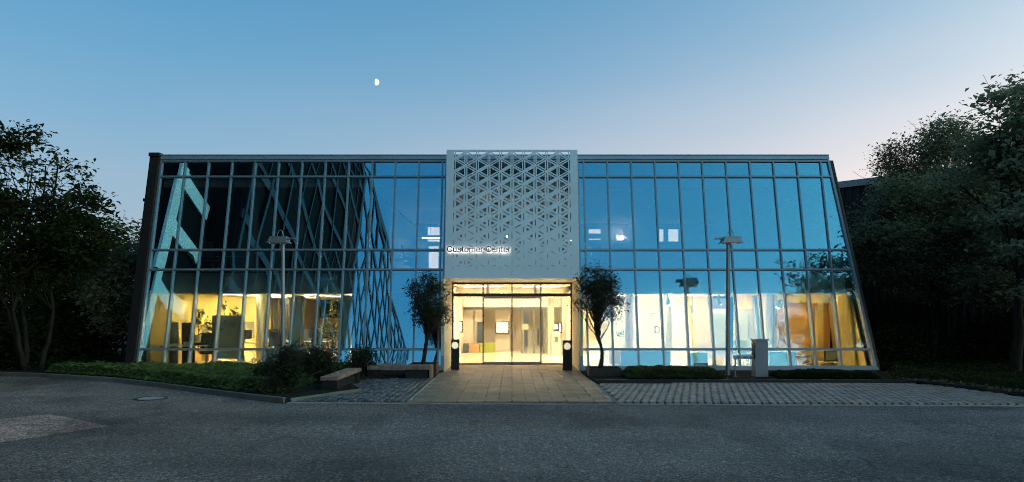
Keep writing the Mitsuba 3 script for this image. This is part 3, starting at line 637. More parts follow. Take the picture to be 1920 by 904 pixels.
# graphics on the display walls: bar chart, letter, short lines of print
def print_marks(u, v, y, items, name='wall_graphic'):
    ms = []
    for (du, dv, w, h) in items:
        xa, za = at(u + du, v + dv + h, y); xb, zb = at(u + du + w, v + dv, y); ms.append(bx(xa, xb, y - .006, y - .002, za, zb))
    add(name, cat(ms), 'm_grey_fabric', OB)
print_marks(1176, 628, 26.5, [(-16 + 2.6 * i, -3 - 2.2 * i, 1.6, 3 + 2.2 * i) for i in range(4)] + [(-17, 3, 12, 1)])
print_marks(1155, 622, 26.5, [(0, 0, 6, 1), (0, 3, 8, 1), (2, 6, 5, 2)]); print_marks(1218, 587, 26.4, [(0, 0, 11, 1.2), (0, 4, 8, .8)])
D = meshkit.text_mesh('D', .28, .004); dv = np.asarray(D.vertices); xD, zD = at(1226, 625, 26.39)
add('wall_graphic', (np.c_[xD + dv[:, 0], 26.392 - dv[:, 2], zD + dv[:, 1]], D.faces), 'm_grey_fabric', OB)
# counters and seats
k = thing('display_counter', 'long pale blue display counter near the glass of the showroom', 'counter')
for a, b in ((1163, 1198), (1199, 1242), (1243, 1256)):
    xa, _ = at(a, 690, 23.6); xb, _ = at(b, 690, 23.6); add('front_panel', rbox(xa, xb - .01, 23.5, 23.56, .12, .60, .008), 'm_counter' if a < 1240 else 'm_bluegrey', k)
xa, _ = at(1162, 690, 23.6); xb, _ = at(1256, 690, 23.6); add('counter_top', rbox(xa - .03, xb + .03, 23.45, 24.1, .602, .64, .008), 'm_white', k)
xa, _ = at(1156, 690, 24.4); single('display_plinth', rbox(xa - .2, xa + .28, 24.4, 24.8, .1, .62, .01), 'm_tan', 'pinkish box standing left of the blue counter', 'plinth')
xa, _ = at(1310, 690, 23.4); single('display_plinth', rbox(xa - .28, xa + .28, 23.3, 23.7, .1, .56, .01), 'm_counter', 'small pale blue box between counter and right lamp post', 'plinth')
xa, _ = at(1463, 690, 23.4); single('display_counter', cat([rbox(xa - .42, xa + .50, 23.3, 23.8, .1, .56, .012), rbox(xa - .44, xa + .52, 23.28, 23.82, .562, .60, .008)]), 'm_counter', 'short pale blue counter right of the barrier cabinet', 'counter')
xa, _ = at(1396, 670, 24.2); k = thing('lounge_chair', 'lounge chair with yellow back behind the barrier arm', 'chair')
add('seat', rbox(xa - .25, xa + .25, 24.1, 24.6, .38, .48, .03), 'm_grey_fabric', k); add('backrest', rbox(xa - .24, xa + .24, 24.55, 24.64, .48, .95, .03), 'm_green', k)
for sx in (-.2, .2):
    for sy in (24.15, 24.55): add('leg', cyl(xa + sx, sy, .1, .38, .018, sides=6), 'm_galv', k)
def spot(u, v, y, label, aim=1):
    x, z = at(u, v, y); k = thing('spotlight', label, 'spotlight')
    add('bracket', cat([cyl(x, y, z + .12, 2.699, .012, sides=6), bx(x - .012, x + .012, y - .07, y + .07, z + .10, z + .12)]), 'm_galv', k)
    add('head', tube([[x - .09 * aim * .5, y, z + .13], [x, y, z], [x + .05 * aim, y + .02, z - .13]], [.055, .07, .075], 12), 'm_whiteboard', k, smooth=40)
    add('lens', tube([[x + .052 * aim, y + .021, z - .134], [x + .053 * aim, y + .021, z - .139], [x + .054 * aim, y + .021, z - .144]], .06, 12), 'm_lamp', k, emit=COOL * 30)
spot(1252, 565, 23.9, 'white spotlight hanging above the middle of the blue counter', 0); spot(1298, 579, 25.4, 'small spotlight deep in the showroom, left of the right lamp post', 1); spot(1347, 564, 23.5, 'white spotlight just left of the right lamp post', 1)
spot(1461, 570, 23.4, 'large white spotlight near the mirrored branches', -1); spot(1166, 565, 24.2, 'spotlight half hidden behind the right potted tree', 1)
# yellow room at the right end
add('yellow_wall', bx(9.6, 11.5, 24.3, 24.4, .1, 2.3), 'm_orange', OB, label='orange wall in the right end of the ground floor')
add('yellow_wall', bx(9.55, 9.66, 24.41, 29, .1, 2.7), 'm_yellow', OB)
add('end_lining', hexa([[11.66, 22.05, .1], [11.70, 22.05, .1], [11.70, 24.29, .1], [11.66, 24.29, .1], [11.36, 22.62, 2.66], [11.40, 22.62, 2.66], [11.40, 24.29, 2.66], [11.36, 24.29, 2.66]]), 'm_yellow', OB)
add('yellow_beam', bx(9.5, 11.36, 24.05, 24.29, 2.3, 2.69), 'm_yellow', OB); add('yellow_post', bx(10.95, 11.15, 24.05, 24.29, .1, 2.299), 'm_yellow', OB)
k = thing('pleated_curtain', 'yellow pleated curtain hanging in the right end of the building', 'curtain')
for i in range(9):
    yy = 22.62 + .115 * i
    add('pleat', tube([[11.585, yy, .14], [11.44, yy, 1.4], [11.30, yy, 2.55]], [.052, .048, .045], 8), 'm_yellow', k, smooth=50)
lamp_strip('yel', 9.5, 11.1, 23.3, 2.70, YEL * 70, 'strip light in the yellow end of the ground floor', None)
xa, za = at(1559, 676, 23.6); k = thing('framed_panel', 'dark framed panel leaning on a low shelf in the yellow room', 'panel')
add('frame', cat([bx(xa - .24, xa + .24, 23.6, 23.64, .24, .28), bx(xa - .24, xa + .24, 23.6, 23.64, .66, .70), bx(xa - .24, xa - .2, 23.6, 23.64, .281, .659), bx(xa + .2, xa + .24, 23.6, 23.64, .281, .659)]), 'm_black', k)
add('picture', bx(xa - .2, xa + .2, 23.62, 23.63, .28, .66), 'm_grey_fabric', k)
single('low_shelf', cat([rbox(xa - .5, xa + .35, 23.5, 23.9, .20, .238, .006), bx(xa - .45, xa - .40, 23.55, 23.85, .1, .20), bx(xa + .25, xa + .30, 23.55, 23.85, .1, .20)]), 'm_cream', 'low cream shelf under the framed panel', 'shelf')
xa, _ = at(1508, 690, 23.3); k = thing('steel_stool', 'small steel framed stool in front of the orange wall', 'stool')
add('seat', rbox(xa - .2, xa + .2, 23.2, 23.5, .42, .45, .01), 'm_bluegrey', k)
for sx in (-.17, .17):
    for sy in (23.23, 23.47): add('leg', tube([[xa + sx, sy, .42], [xa + sx * 1.1, sy, .26], [xa + sx * 1.2, sy, .10]], .012, 6), 'm_galv', k)

# ------------------------------------------------------------------ lobby
add('lobby_wall', bx(-2.42, -2.31, DY + .1, 42, .1, 3.0), 'm_white', OB); add('lobby_wall', bx(2.31, 2.42, 28.5, 35, .1, 3.0), 'm_white', OB)
LWL = add('lobby_wall', bx(-2.3, 2.3, 32.6, 32.7, .1, 3.0), 'm_cream', OB)
for (u0, u1) in ((868, 888), (890, 905), (929, 956)):
    xa, _ = at(u0, 600, 32.0); xb, _ = at(u1, 600, 32.0); add('display_panel', rbox(xa, xb, 31.9, 32.0, .12, 2.08, .01), 'm_white', OB)
for i, (u, w) in enumerate(((895, 9),)):
    xa, _ = at(u, 600, 31.8); add('display_panel', rbox(xa, xa + .28, 31.75, 31.85, .12, 1.5, .01), 'm_grey_fabric', OB, label='narrow grey green info stele in the lobby')
def screen(u0, u1, v0, v1, y, L, label):
    xa, za = at(u0, v1, y); xb, zb = at(u1, v0, y); k = thing('wall_screen', label, 'screen')
    add('bezel', rbox(xa - .04, xb + .04, y, y + .06, za - .04, zb + .04, .008), 'm_black', k)
    v, f = bx(xa, xb, y - .006, y - .001, za, zb)
    add('display', (v, f), 'm_lamp', k, emit=L)
screen(930.5, 953, 604.5, 624, 31.7, np.array([.45, .60, .62]) * .18, 'large wall screen left of the door handle in the lobby')
screen(1035.5, 1046.5, 608.5, 617.5, 29.5, np.array([.9, .95, 1.0]) * .32, 'bright white monitor at the right of the lobby')
screen(1048, 1051.5, 607, 623, 29.3, np.array([.9, .95, 1.0]) * .3, 'tall narrow screen at the far right of the lobby')
screen(851, 866.5, 604, 622, 29.5, np.array([.5, .58, .5]) * .22, 'pale green screen behind the left bollard light')
for i, (u0, u1, v0, v1, m, lab) in enumerate(((868, 878, 649, 664, 'm_grey_fabric', 'grey seat cube at the left end of the row in the lobby'), (879, 898, 651, 665, 'm_tan', 'tan seat cube beside the grey one in the lobby'), (899, 908, 648, 663, 'm_green', 'small olive seat cube between tan and green cubes'), (909, 928, 648, 662, 'm_green', 'bright green seat cube right in the row in the lobby'))):
    y = 30.6 if i != 3 else 30.9
    xa, _ = at(u0, 600, y); xb, _ = at(u1, 600, y); single('seat_cube', rbox(xa, xb, y, y + .5, .104, .104 + .42 + .02 * (i > 1), .015), m, lab, 'seat')
x, _ = at(1033, 600, 29.0); add('column', cyl(x, 29.0, .1, 3.0, .14, sides=20), 'm_white', OB, smooth=40)
xa, _ = at(1043, 600, 28.6); k = thing('info_kiosk', 'white info kiosk with small screen right of the lobby column', 'kiosk')
add('body', rbox(xa - .17, xa + .17, 28.6, 28.85, .104, 1.15, .015), 'm_white', k); add('keypad', rbox(xa - .08, xa + .08, 28.58, 28.599, .68, .92, .004), 'm_grey_fabric', k)
gl = add('inner_glass_wall', bx(.52, 2.3, 30.2, 30.22, .1, 2.2), 'm_clear', OB)
for u in (979, 1001, 1020):
    x, _ = at(u, 600, 30.2); add('inner_frame', bx(x - .04, x + .04, 30.15, 30.28, .1, 2.22), 'm_galv', OB)
for u0, u1 in ((983, 990), (1014, 1022)):
    xa, _ = at(u0, 600, 31.4); xb, _ = at(u1, 600, 31.4); add('display_panel', rbox(xa, xb, 31.4, 31.5, .12, 2.0, .01), 'm_grey_fabric', OB)
xa, za = at(985, 618, 30.0); add('notice', rbox(xa - .14, xa + .14, 30.14, 30.15, 1.18, 1.42, .003), 'm_white', OB)
add('ceiling_beam', cat([bx(-2.28, 2.28, 28.0, 28.2, 2.55, 3.0), bx(-2.28, 2.28, 31.2, 31.4, 2.2, 3.0)]), 'm_white', OB)
for i, (x0, y, L) in enumerate(((-1.9, 26.6, 24), (.4, 26.6, 24), (-1.9, 30.2, 24), (.4, 30.2, 24))):
    lamp_strip('lobby', x0, x0 + 1.5, y, 3.02, WARM * L, ('left', 'right')[i % 2] + ' strip light in the ' + ('front', 'rear')[i // 2] + ' row on the lobby ceiling', 'strip lights on the lobby ceiling', w=.12)
for u, lab in ((915, 'bright ceiling spot behind the left door leaf'), (1003.5, 'bright ceiling spot behind the right door leaf')):
    x, z = at(u, 558, 25.6); k = thing('downlight', lab, 'downlight')
    add('housing', cyl(x, 25.6, z, 3.015, .07, .06, 14), 'm_galv', k); add('lens', cyl(x, 25.6, z - .02, z - .002, .055, sides=12), 'm_lamp', k, emit=COOL * 60)

# ------------------------------------------------------------------ upper storey: few lamps, desks and chairs in silhouette
for (u, v, y, lab) in ((757, 452, 33.5, 'wall lamp glowing in the upper storey left of the screen'), (1166, 450, 33.5, 'wall lamp glowing in the upper storey right of the screen')):
    x, z = at(u, v, y); k = thing('wall_lamp', lab, 'wall lamp')
    add('shade', rbox(x - .12, x + .12, y + .25, y + .44, z - .05, z + .05, .01), 'm_galv', k)
    add('bulb', bx(x - .10, x + .10, y + .28, y + .42, z + .052, z + .075), 'm_lamp', k, emit=WARM * 60)
for (u, v, y, lab) in ((947, 444, 25.2, 'left ceiling lamp shining through the pierced screen'), (976, 444, 25.2, 'right ceiling lamp shining through the pierced screen'), (887, 443, 25.4, 'leftmost small lamp shining through the pierced screen'), (1066, 450, 25.4, 'rightmost small lamp shining through the pierced screen'), (808, 446, 31, 'long lamp in the upper room left of the screen')):
    x, z = at(u, v, y); w = .12 if y < 30 else .45
    k = thing('pendant_lamp', lab, 'pendant lamp'); add('shade', bx(x - w, x + w, y - .06, y + .06, z + .021, z + .05), 'm_galv', k); add('cable', cyl(x, y, z + .05, 6.42, .006, sides=5), 'm_black', k)
    add('bulb', bx(x - w * .9, x + w * .9, y - .05, y + .05, z - .02, z + .02), 'm_lamp', k, emit=WARM * 22)
for (u, y, r, lab) in ((770, 25.5, 100, 'swivel chair in silhouette upstairs left of the entrance screen'), (1112, 25.5, 200, 'swivel chair upstairs just right of the entrance screen'), (620, 25.0, 160, 'swivel chair upstairs in the dark bay with the yellow patch'), (575, 24.6, 190, 'swivel chair upstairs in the middle of the dark left bays'), (400, 24.4, 170, 'swivel chair upstairs near the left end')):
    x, _ = at(u, 490, y); office_chair(x, y, r, lab, z=3.34, m='m_grey_fabric')
for (u, y, lab) in ((745, 26.2, 'upstairs desk left of the entrance screen'), (1270, 25.6, 'upstairs desk behind the bright rear windows on the right'), (1330, 25.4, 'upstairs desk above the right lamp reflection'), (440, 25.2, 'upstairs desk in the dark left part')):
    x, _ = at(u, 490, y); k = thing('office_desk', lab, 'desk'); add('table_top', rbox(x - .7, x + .7, y, y + .7, 4.04, 4.07, .006), 'm_whiteboard', k)
    for s in (-.62, .62): add('leg', bx(x + s - .03, x + s + .03, y + .05, y + .65, 3.34, 4.04), 'm_galv', k)

# ------------------------------------------------------------------ plants
def leaves(c, size, seed, up=0.55, green=((.030, .048, .018), (.055, .075, .026)), asp=1.9, yellow=0.0, sv=.35, dirs=None):
    r = np.random.default_rng(seed); n = len(c)
    nrm = r.normal(size=(n, 3)); nrm[:, 2] = np.abs(nrm[:, 2]) + up * 2.2; nrm /= np.linalg.norm(nrm, axis=1, keepdims=True)
    a = r.normal(size=(n, 3)) if dirs is None else dirs + .6 * r.normal(size=(n, 3))
    a -= (a * nrm).sum(1, keepdims=True) * nrm; a /= np.linalg.norm(a, axis=1, keepdims=True) + 1e-9
    b = np.cross(nrm, a)
    s = size * np.exp(r.normal(0, sv, n))[:, None]
    fold = nrm * s * .16
    v = np.stack([c - a * s * .5, c + b * s / asp * .5 + fold, c + a * s * .5 - nrm * s * .1, c - b * s / asp * .5 + fold], 1).reshape(-1, 3)
    i = np.arange(n)[:, None] * 4
    f = np.vstack([i + [0, 1, 2], i + [0, 2, 3]])
    g0, g1 = np.array(green[0]), np.array(green[1]); t = r.uniform(size=(n, 1))
    col = g0 + (g1 - g0) * t
    col = np.where(r.uniform(size=(n, 1)) < yellow, np.array([.20, .15, .03]) * (.6 + .6 * t), col)
    return v, f, np.clip(np.repeat(col, 4, 0), 0, 1)
def limb(a, b, r0, r1, seed, wob=.12, n=7, sag=0.0):
    r = np.random.default_rng(seed); a, b = np.asarray(a, float), np.asarray(b, float); L = np.linalg.norm(b - a)
    t = np.linspace(0, 1, n)[:, None]; p = a + (b - a) * t
    w = np.cumsum(r.normal(0, wob * L / n, (n, 3)), 0); w -= w[-1] * t; w[0] = 0
    p = p + w + np.array([0, 0, 1]) * (sag * L * t * (1 - t)) * 4 * .25
    return p, r0 + (r1 - r0) * t[:, 0] ** .8
def tree(name, label, base, lobes, seed, ncl, per, leaf, trunk_h, trunk_r, spread=.38, flat=.55, green=None, yellow=0.0, group=None, lean=(0, 0), stems=1, limbs=26, asp=1.9, up=.55, gaps=.5, cat_='tree', grad=None, trunk_name='trunk'):
    """lobes: (dx, dy, z, rx, ry, rz, weight) around the base; leaf clusters fill them unevenly and limbs reach them"""
    r = np.random.default_rng(seed); base = np.asarray(base, float)
    W = np.array([l[6] for l in lobes], float); W /= W.sum()
    C = []
    while len(C) < ncl:
        l = lobes[r.choice(len(lobes), p=W)]
        d = r.normal(size=3); d /= np.linalg.norm(d); rad = r.uniform(.15, 1.0) ** .45
        q = base + np.array([l[0], l[1], 0]) + np.array([0, 0, l[2]]) + d * rad * np.array(l[3:6])
        q += r.normal(0, .12, 3) * np.mean(l[3:6]) * .5
        if meshkit.noise(q * 0.9 + seed, seed) > gaps * .62 + .12 * r.uniform(): C.append(q)
    C = np.array(C); C = C[C[:, 2] > .25]
    sz = np.exp(r.normal(0, .3, len(C)))
    pts = []; 
    for q, s in zip(C, sz):
        k = int(per * s) + 3
        pts.append(q + r.normal(size=(k, 3)) * np.array([1, 1, flat]) * spread * s ** .5 - np.array([0, 0, .05]))
    pts = np.vstack(pts)
    k_ = thing(name, label, cat_, group)
    g = green or ((.030, .048, .018), (.055, .075, .026))
    v, f, c = leaves(pts, leaf, seed + 1, up, g, asp, yellow)
    # trunk and limbs
    tr = []
    top = np.average(C, axis=0)
    for sI in range(stems):
        off = np.array([r.uniform(-.2, .2), r.uniform(-.2, .2), 0]) * (stems > 1)
        fork = base + off * 3 + np.array([lean[0] * trunk_h, lean[1] * trunk_h, trunk_h])
        p, rr = limb(base + off + [0, 0, -.1], fork, trunk_r * 1.25, trunk_r * .75, seed + 40 + sI, .10)
        tr.append(tube(p, rr, 8))
        lead = np.array([top[0], top[1], C[:, 2].max() - 1.3]) + r.normal(0, .55, 3) * [1, 1, .5]
        p2, r2 = limb(fork, lead, trunk_r * .75, .02, seed + 60 + sI, .2, 9); tr.append(tube(p2, r2, 7))
        sel = r.choice(len(C), min(limbs // stems, len(C)), replace=False)
        for j, s in enumerate(sel):
            t = r.uniform(0, .75); i0 = t * 8; a0 = p2[int(i0)] + (p2[int(i0) + 1] - p2[int(i0)]) * (i0 - int(i0))
            if C[s][2] < a0[2] - .6: a0 = p2[0]
            q, rq = limb(a0, C[s], max(.018, trunk_r * .42 * (1 - t * .7)), .010, seed + 100 + j + 37 * sI, .14, 7, .25); tr.append(tube(q, rq, 5, caps=False))
            for m in range(3):
                e = C[s] + r.normal(size=3) * spread * 1.5; q2, rr2 = limb(q[4], e, rq[4] * .7, .006, seed + 500 + j * 7 + m, .15, 5); tr.append(tube(q2, rr2, 4, caps=False))
    add(trunk_name, cat(tr), 'm_bark', k_, smooth=True)
    add('crown', (v, f), 'm_leaf', k_, color=c)
    return k_

# ------------------------------------------------------------------ trees and shrubs
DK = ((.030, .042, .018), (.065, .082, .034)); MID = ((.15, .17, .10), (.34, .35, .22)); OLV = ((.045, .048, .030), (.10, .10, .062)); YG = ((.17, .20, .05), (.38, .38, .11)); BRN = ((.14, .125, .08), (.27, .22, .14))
GT1, GT2 = 'trees left of the building', 'trees right of the building'
tree('broadleaf_tree', 'tall open tree at far left with bare stems showing against the sky', (-15.7, 22.0, 0), [(0, 0, 5.2, 2.3, 1.9, 2.2, 3), (.1, 0, 7.0, 1.0, 1.0, 1.0, 1), (-1.6, .2, 6.2, 1.1, 1.0, 1.2, 1), (1.4, 0, 4.2, 1.2, 1.2, .9, 1)], 11, 430, 26, .15, 2.0, .08, .25, .6, DK, .01, GT1, stems=4, limbs=70, gaps=.64)
tree('broadleaf_tree', 'dark tree cut off by the left edge of the picture', (-19.0, 21.0, 0), [(0, 0, 4.6, 2.6, 2.2, 2.3, 3), (.8, 0, 6.6, 1.4, 1.2, .9, 1)], 12, 260, 28, .16, 1.8, .13, .34, .6, DK, .01, GT1, stems=2, limbs=36, gaps=.5)
tree('broadleaf_tree', 'yellow green tree standing behind the open tree at left', (-17.4, 27.0, 0), [(0, 0, 3.9, 3.6, 2.0, 1.8, 3), (2.6, 0, 3.2, 1.6, 1.5, 1.6, 1), (-3, 0, 4.2, 2.0, 1.6, 1.8, 1)], 13, 560, 28, .15, 1.2, .12, .34, .5, YG, .02, GT1, limbs=40, gaps=.42)
tree('broadleaf_tree', 'low bushy tree touching the brown end wall of the building', (-14.0, 24.2, 0), [(0, 0, 2.7, 1.25, 1.0, 1.5, 3), (.3, .2, 3.6, .8, .8, .9, 1)], 14, 170, 26, .15, .8, .09, .32, .4, MID, .02, GT1, limbs=24, gaps=.4)
tree('conifer', 'conifer tip showing beside the brown end wall', (-16.6, 31.0, 0), [(0, 0, 4.8, .9, .9, 1.5, 2), (0, 0, 3.0, 1.5, 1.5, 1.6, 2)], 15, 160, 24, .16, 2.5, .12, .34, .25, DK, 0, None, limbs=30, asp=3.5)
for i, (x, y, h) in enumerate(((-24.0, 30.0, 4.6), (-30.0, 32.0, 4.6), (-19.0, 30.0, 4.2), (-21.5, 25.0, 2.4), (-17.8, 23.6, 1.7), (-25.5, 28.0, 3.0), (-22.5, 32.0, 3.2), (-17.0, 25.4, 1.9))):
    tree('undergrowth_shrub', ('tall dark thicket closing the gap under the left trees', 'tall dark thicket farthest left in the background', 'tall dark thicket behind the yellow green tree', 'dense dark shrub under the left trees, near the picture edge', 'low dark shrub behind the ivy at left', 'tall dark shrub at the far left background', 'dark shrub in the gap behind the left trees', 'dark shrub in front of the yellow green tree')[i], (x, y, 0), [(0, 0, h * .5, 2.1, 1.4, h * .55, 1)], 30 + i, 190 + 90 * (i < 3), 30, .17, .3, .06, .36, .6, DK, 0, 'undergrowth on the left', limbs=14, gaps=.3, cat_='shrub', stems=2, trunk_name='stem')
tree('broadleaf_tree', 'slim brownish tree rising above the roof edge of the dark hall', (15.7, 27.4, 0), [(0, 0, 7.0, .85, .8, 2.1, 2), (.6, 0, 5.4, 1.2, 1.0, 1.8, 2), (-.6, 0, 5.0, .9, .9, 1.6, 1)], 21, 480, 44, .10, 2.0, .11, .24, .7, BRN, .02, GT2, limbs=46, gaps=.34)
tree('broadleaf_tree', 'pointed green tree between the brownish tree and the big tree at right', (17.6, 27.2, 0), [(0, 0, 7.7, 1.35, 1.1, 2.3, 3), (1.1, 0, 6.8, 1.4, 1.0, 1.9, 2), (-.5, 0, 5.6, 1.4, 1.4, 1.8, 2)], 22, 700, 44, .11, 2.2, .13, .28, .6, MID, .01, GT2, limbs=50, gaps=.34)
tree('broadleaf_tree', 'big leafed tree at the upper right corner, cut off by the picture edge', (14.75, 19.6, 0), [(0, 0, 7.6, 1.3, 1.2, 1.2, 2), (.8, 0, 6.6, 1.9, 1.5, 1.3, 3), (-.6, .2, 6.3, 1.2, 1.1, .8, 1), (.7, 0, 4.8, 1.6, 1.4, 1.2, 2)], 23, 380, 30, .15, 2.4, .14, .30, .6, MID, .0, GT2, limbs=46, gaps=.5)
tree('broadleaf_tree', 'wide dense tree with a forked trunk right of the glass front', (15.4, 24.6, 0), [(-.4, 0, 5.0, 2.5, 1.7, 1.6, 4), (-1.9, -.3, 4.4, 1.2, 1.2, 1.7, 3), (1.8, 0, 5.2, 1.9, 1.5, 1.9, 3), (.3, -.4, 3.2, 2.8, 1.4, .8, 2), (-1.2, 0, 6.2, .8, .8, .8, 1), (.9, .1, 6.6, 1.0, 1.0, .8, 1)], 24, 1150, 40, .105, 1.1, .09, .27, .35, MID, .03, GT2, stems=2, limbs=70, gaps=.46)
tree('broadleaf_tree', 'tree with low drooping branches at the right picture edge', (17.6, 22.4, 0), [(0, 0, 4.3, 2.2, 1.7, 1.7, 3), (-1.2, -.2, 3.0, 1.7, 1.2, .9, 2), (1.2, 0, 2.8, 1.5, 1.4, 1.2, 1)], 25, 700, 36, .115, 1.3, .11, .30, .32, MID, .01, GT2, limbs=50, gaps=.36)
tree('broadleaf_tree', 'layered tree outside the right edge, mirrored in the last panes', (16.4, 15.6, 0), [(-1.6, .1, 7.0, 2.6, 1.8, .5, 2), (-2.2, 0, 5.7, 2.6, 1.8, .45, 2), (-2.3, 0, 4.5, 2.5, 1.7, .4, 3), (-2.3, 0, 3.5, 2.4, 1.6, .35, 3), (-2.0, 0, 2.6, 2.2, 1.6, .3, 2), (.8, 0, 6.0, 2.2, 2.0, 2.4, 3)], 26, 720, 28, .14, 2.2, .16, .30, .22, MID, .0, GT2, limbs=60, gaps=.4)
for i, (x, y, h) in enumerate(((13.6, 24.2, 1.5), (20.0, 21.0, 1.8), (13.2, 27.0, 2.6), (15.8, 27.6, 3.0), (19.0, 25.0, 3.0), (17.3, 24.6, 1.8))):
    tree('undergrowth_shrub', ('low dark shrub at the right corner of the glass front', 'dark shrub under the tree at the right picture edge', 'dark shrub against the wall of the hall', 'tall dark thicket behind the forked trunk', 'tall dark thicket behind the drooping tree', 'dark shrub between the forked trunk and the drooping tree')[i], (x, y, 0), [(0, 0, h * .45, 1.3, 1.0, h * .5, 1)], 50 + i, 120, 28, .13, .2, .05, .30, .6, DK, 0, 'undergrowth on the right', limbs=12, gaps=.3, cat_='shrub', stems=2, trunk_name='stem')
# shrubs by the benches
for i, (x, y, h, rx, n, lab) in enumerate(((-5.25, 15.75, 1.12, .30, 90, 'thin upright shrub at the corner of the ivy bed, nearest the road'), (-5.35, 18.2, .95, .62, 170, 'wide glossy shrub behind the front bench'), (-4.45, 19.9, .85, .40, 90, 'small shrub between the two benches'), (-6.15, 17.4, .62, .55, 120, 'low shrub spreading into the ivy bed'))):
    tree('shrub', lab, (x, y, .08), [(0, 0, h * .60, rx, rx * .8, h * .42, 1)], 70 + i, n, 22, .062, .12, .018, .12, .7, ((.024, .032, .022), (.075, .09, .055)), 0, 'dark shrubs by the benches', limbs=22, gaps=.3, cat_='shrub', stems=3, trunk_name='stem')
# ivy and hedges
def cover(name, label, poly, z0, z1, n, size, seed, green, kind='stuff'):
    r = np.random.default_rng(seed); x0, y0, x1, y1 = poly.bounds; P = []
    while len(P) < n:
        q = r.uniform([x0, y0], [x1, y1], (4000, 2)); ok = shapely.contains_xy(poly, q[:, 0], q[:, 1]); P.extend(q[ok])
    P = np.array(P[:n]); d = np.clip(shapely.distance(shapely.points(P), poly.exterior) / .22, .25, 1)
    hh = z0 + (z1 - z0) * d * (.55 + .75 * meshkit.fbm(np.c_[P * 2.2, P[:, :1] * 0], 3, seed)); z = hh * (1 - .6 * r.uniform(size=n) ** 2.2)
    v, f, c = leaves(np.c_[P, z + .02], size, seed, .8, green, 1.4)
    struct(name, (v, f), 'm_leaf', kind=kind, label=label, color=c)
ivy = Polygon(left_edge[2:6] + [(-5.25, 15.45), (-5.05, 19.0), (-4.9, 19.5), (-4.3, 21.55), (-12.4, 21.55), (-14.6, 21.9)]).buffer(-.07)
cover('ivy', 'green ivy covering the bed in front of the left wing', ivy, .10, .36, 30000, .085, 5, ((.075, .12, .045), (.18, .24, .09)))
h1 = Polygon([(3.22, 18.72), (6.05, 18.72), (6.0, 20.1), (3.22, 20.1)]); cover('low_hedge', 'low clipped hedge right of the right planter', h1, .12, .36, 9000, .06, 6, ((.05, .07, .03), (.12, .15, .065)))
h2 = Polygon([(7.6, 18.9), (10.4, 18.9), (10.6, 20.3), (7.7, 20.2)]); cover('low_hedge', 'second low hedge right of the barrier cabinet', h2, .10, .26, 8000, .06, 8, ((.020, .034, .016), (.045, .065, .030)))
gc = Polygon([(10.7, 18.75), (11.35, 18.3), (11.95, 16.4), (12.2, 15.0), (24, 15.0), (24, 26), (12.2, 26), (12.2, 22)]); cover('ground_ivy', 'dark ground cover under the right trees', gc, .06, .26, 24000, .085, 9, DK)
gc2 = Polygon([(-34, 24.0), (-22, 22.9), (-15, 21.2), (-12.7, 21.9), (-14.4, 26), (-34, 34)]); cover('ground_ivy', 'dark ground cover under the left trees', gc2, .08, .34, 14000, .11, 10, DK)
# dry leaves along the kerb at right
r_ = np.random.default_rng(4); q = np.array([(10.6, 18.3), (11.2, 17.9), (11.62, 16.5), (11.7, 15.4)]); t = r_.uniform(0, 3, 160); i = np.minimum(t.astype(int), 2); P = q[i] + (q[i + 1] - q[i]) * (t - i)[:, None] + r_.normal(0, .16, (160, 2)) + [.15, .1]
v, f, c = leaves(np.c_[P, np.full(160, .15)], .075, 17, 1.2, ((.16, .13, .07), (.30, .24, .13)), 1.5); struct('fallen_leaves', (v, f), 'm_leaf', kind='stuff', label='dry leaves along the kerb at right', color=c)

# potted trees
def potted(name, label, base, pts, crown, seed, ncl):
    k = thing(name, label, 'tree', 'potted trees beside the entrance'); r = np.random.default_rng(seed)
    pts = np.array(pts); rad = np.linspace(.062, .036, len(pts))
    tt = np.linspace(0, 1, 14); dense = np.c_[[np.interp(tt, np.linspace(0, 1, len(pts)), pts[:, a]) for a in range(3)]].T
    dense = np.array([dense[max(0, i - 1):i + 2].mean(0) for i in range(14)]); dense[0] = pts[0]
    tr = [tube(dense, np.interp(tt, [0, 1], [.068, .034]) * (1 + .12 * r.normal(size=14)), 8)]
    C = []
    while len(C) < ncl:
        d = r.normal(size=3); d /= np.linalg.norm(d); l = crown[r.integers(len(crown))]
        q_ = np.array(l[:3]) + d * r.uniform(.2, 1) ** .5 * np.array(l[3:])
        if meshkit.noise(q_ * 3.4 + seed, seed) > .36: C.append(q_)
    C = np.array(C)
    for j, s in enumerate(r.choice(ncl, 46, replace=False)):
        i0 = int(r.integers(8, 14)); q, rq = limb(dense[i0], C[s], .020, .006, seed + j, .16, 7, .15); tr.append(tube(q, rq, 5, caps=False))
    pts_ = np.vstack([c + r.normal(size=(24, 3)) * .095 for c in C])
    v, f, c = leaves(pts_, .068, seed, .3, OLV, 2.3)
    add('trunk', cat(tr), 'm_bark', k, smooth=True); add('crown', (v, f), 'm_leaf', k, color=c)
def planter(x0, x1, y0, y1, h, label):
    k = thing('planter', label, 'planter', 'planters beside the entrance'); t = .035
    add('wall', rbox(x0, x1, y0, y0 + t, .02, h, .006), 'm_corten', k); add('wall', rbox(x0, x1, y1 - t, y1, .02, h, .006), 'm_corten', k)
    add('wall', rbox(x0, x0 + t, y0 + t + .001, y1 - t - .001, .02, h - .002, .006), 'm_corten', k); add('wall', rbox(x1 - t, x1, y0 + t + .001, y1 - t - .001, .02, h - .002, .006), 'm_corten', k)
    add('soil', bx(x0 + t, x1 - t, y0 + t, y1 - t, .03, h - .06), 'm_soil', k)
planter(-3.10, -2.27, 20.1, 20.95, .42, 'dark planter half hidden behind the rear bench'); planter(2.26, 3.22, 19.72, 20.5, .33, 'rust brown planter right of the path with a crooked tree')
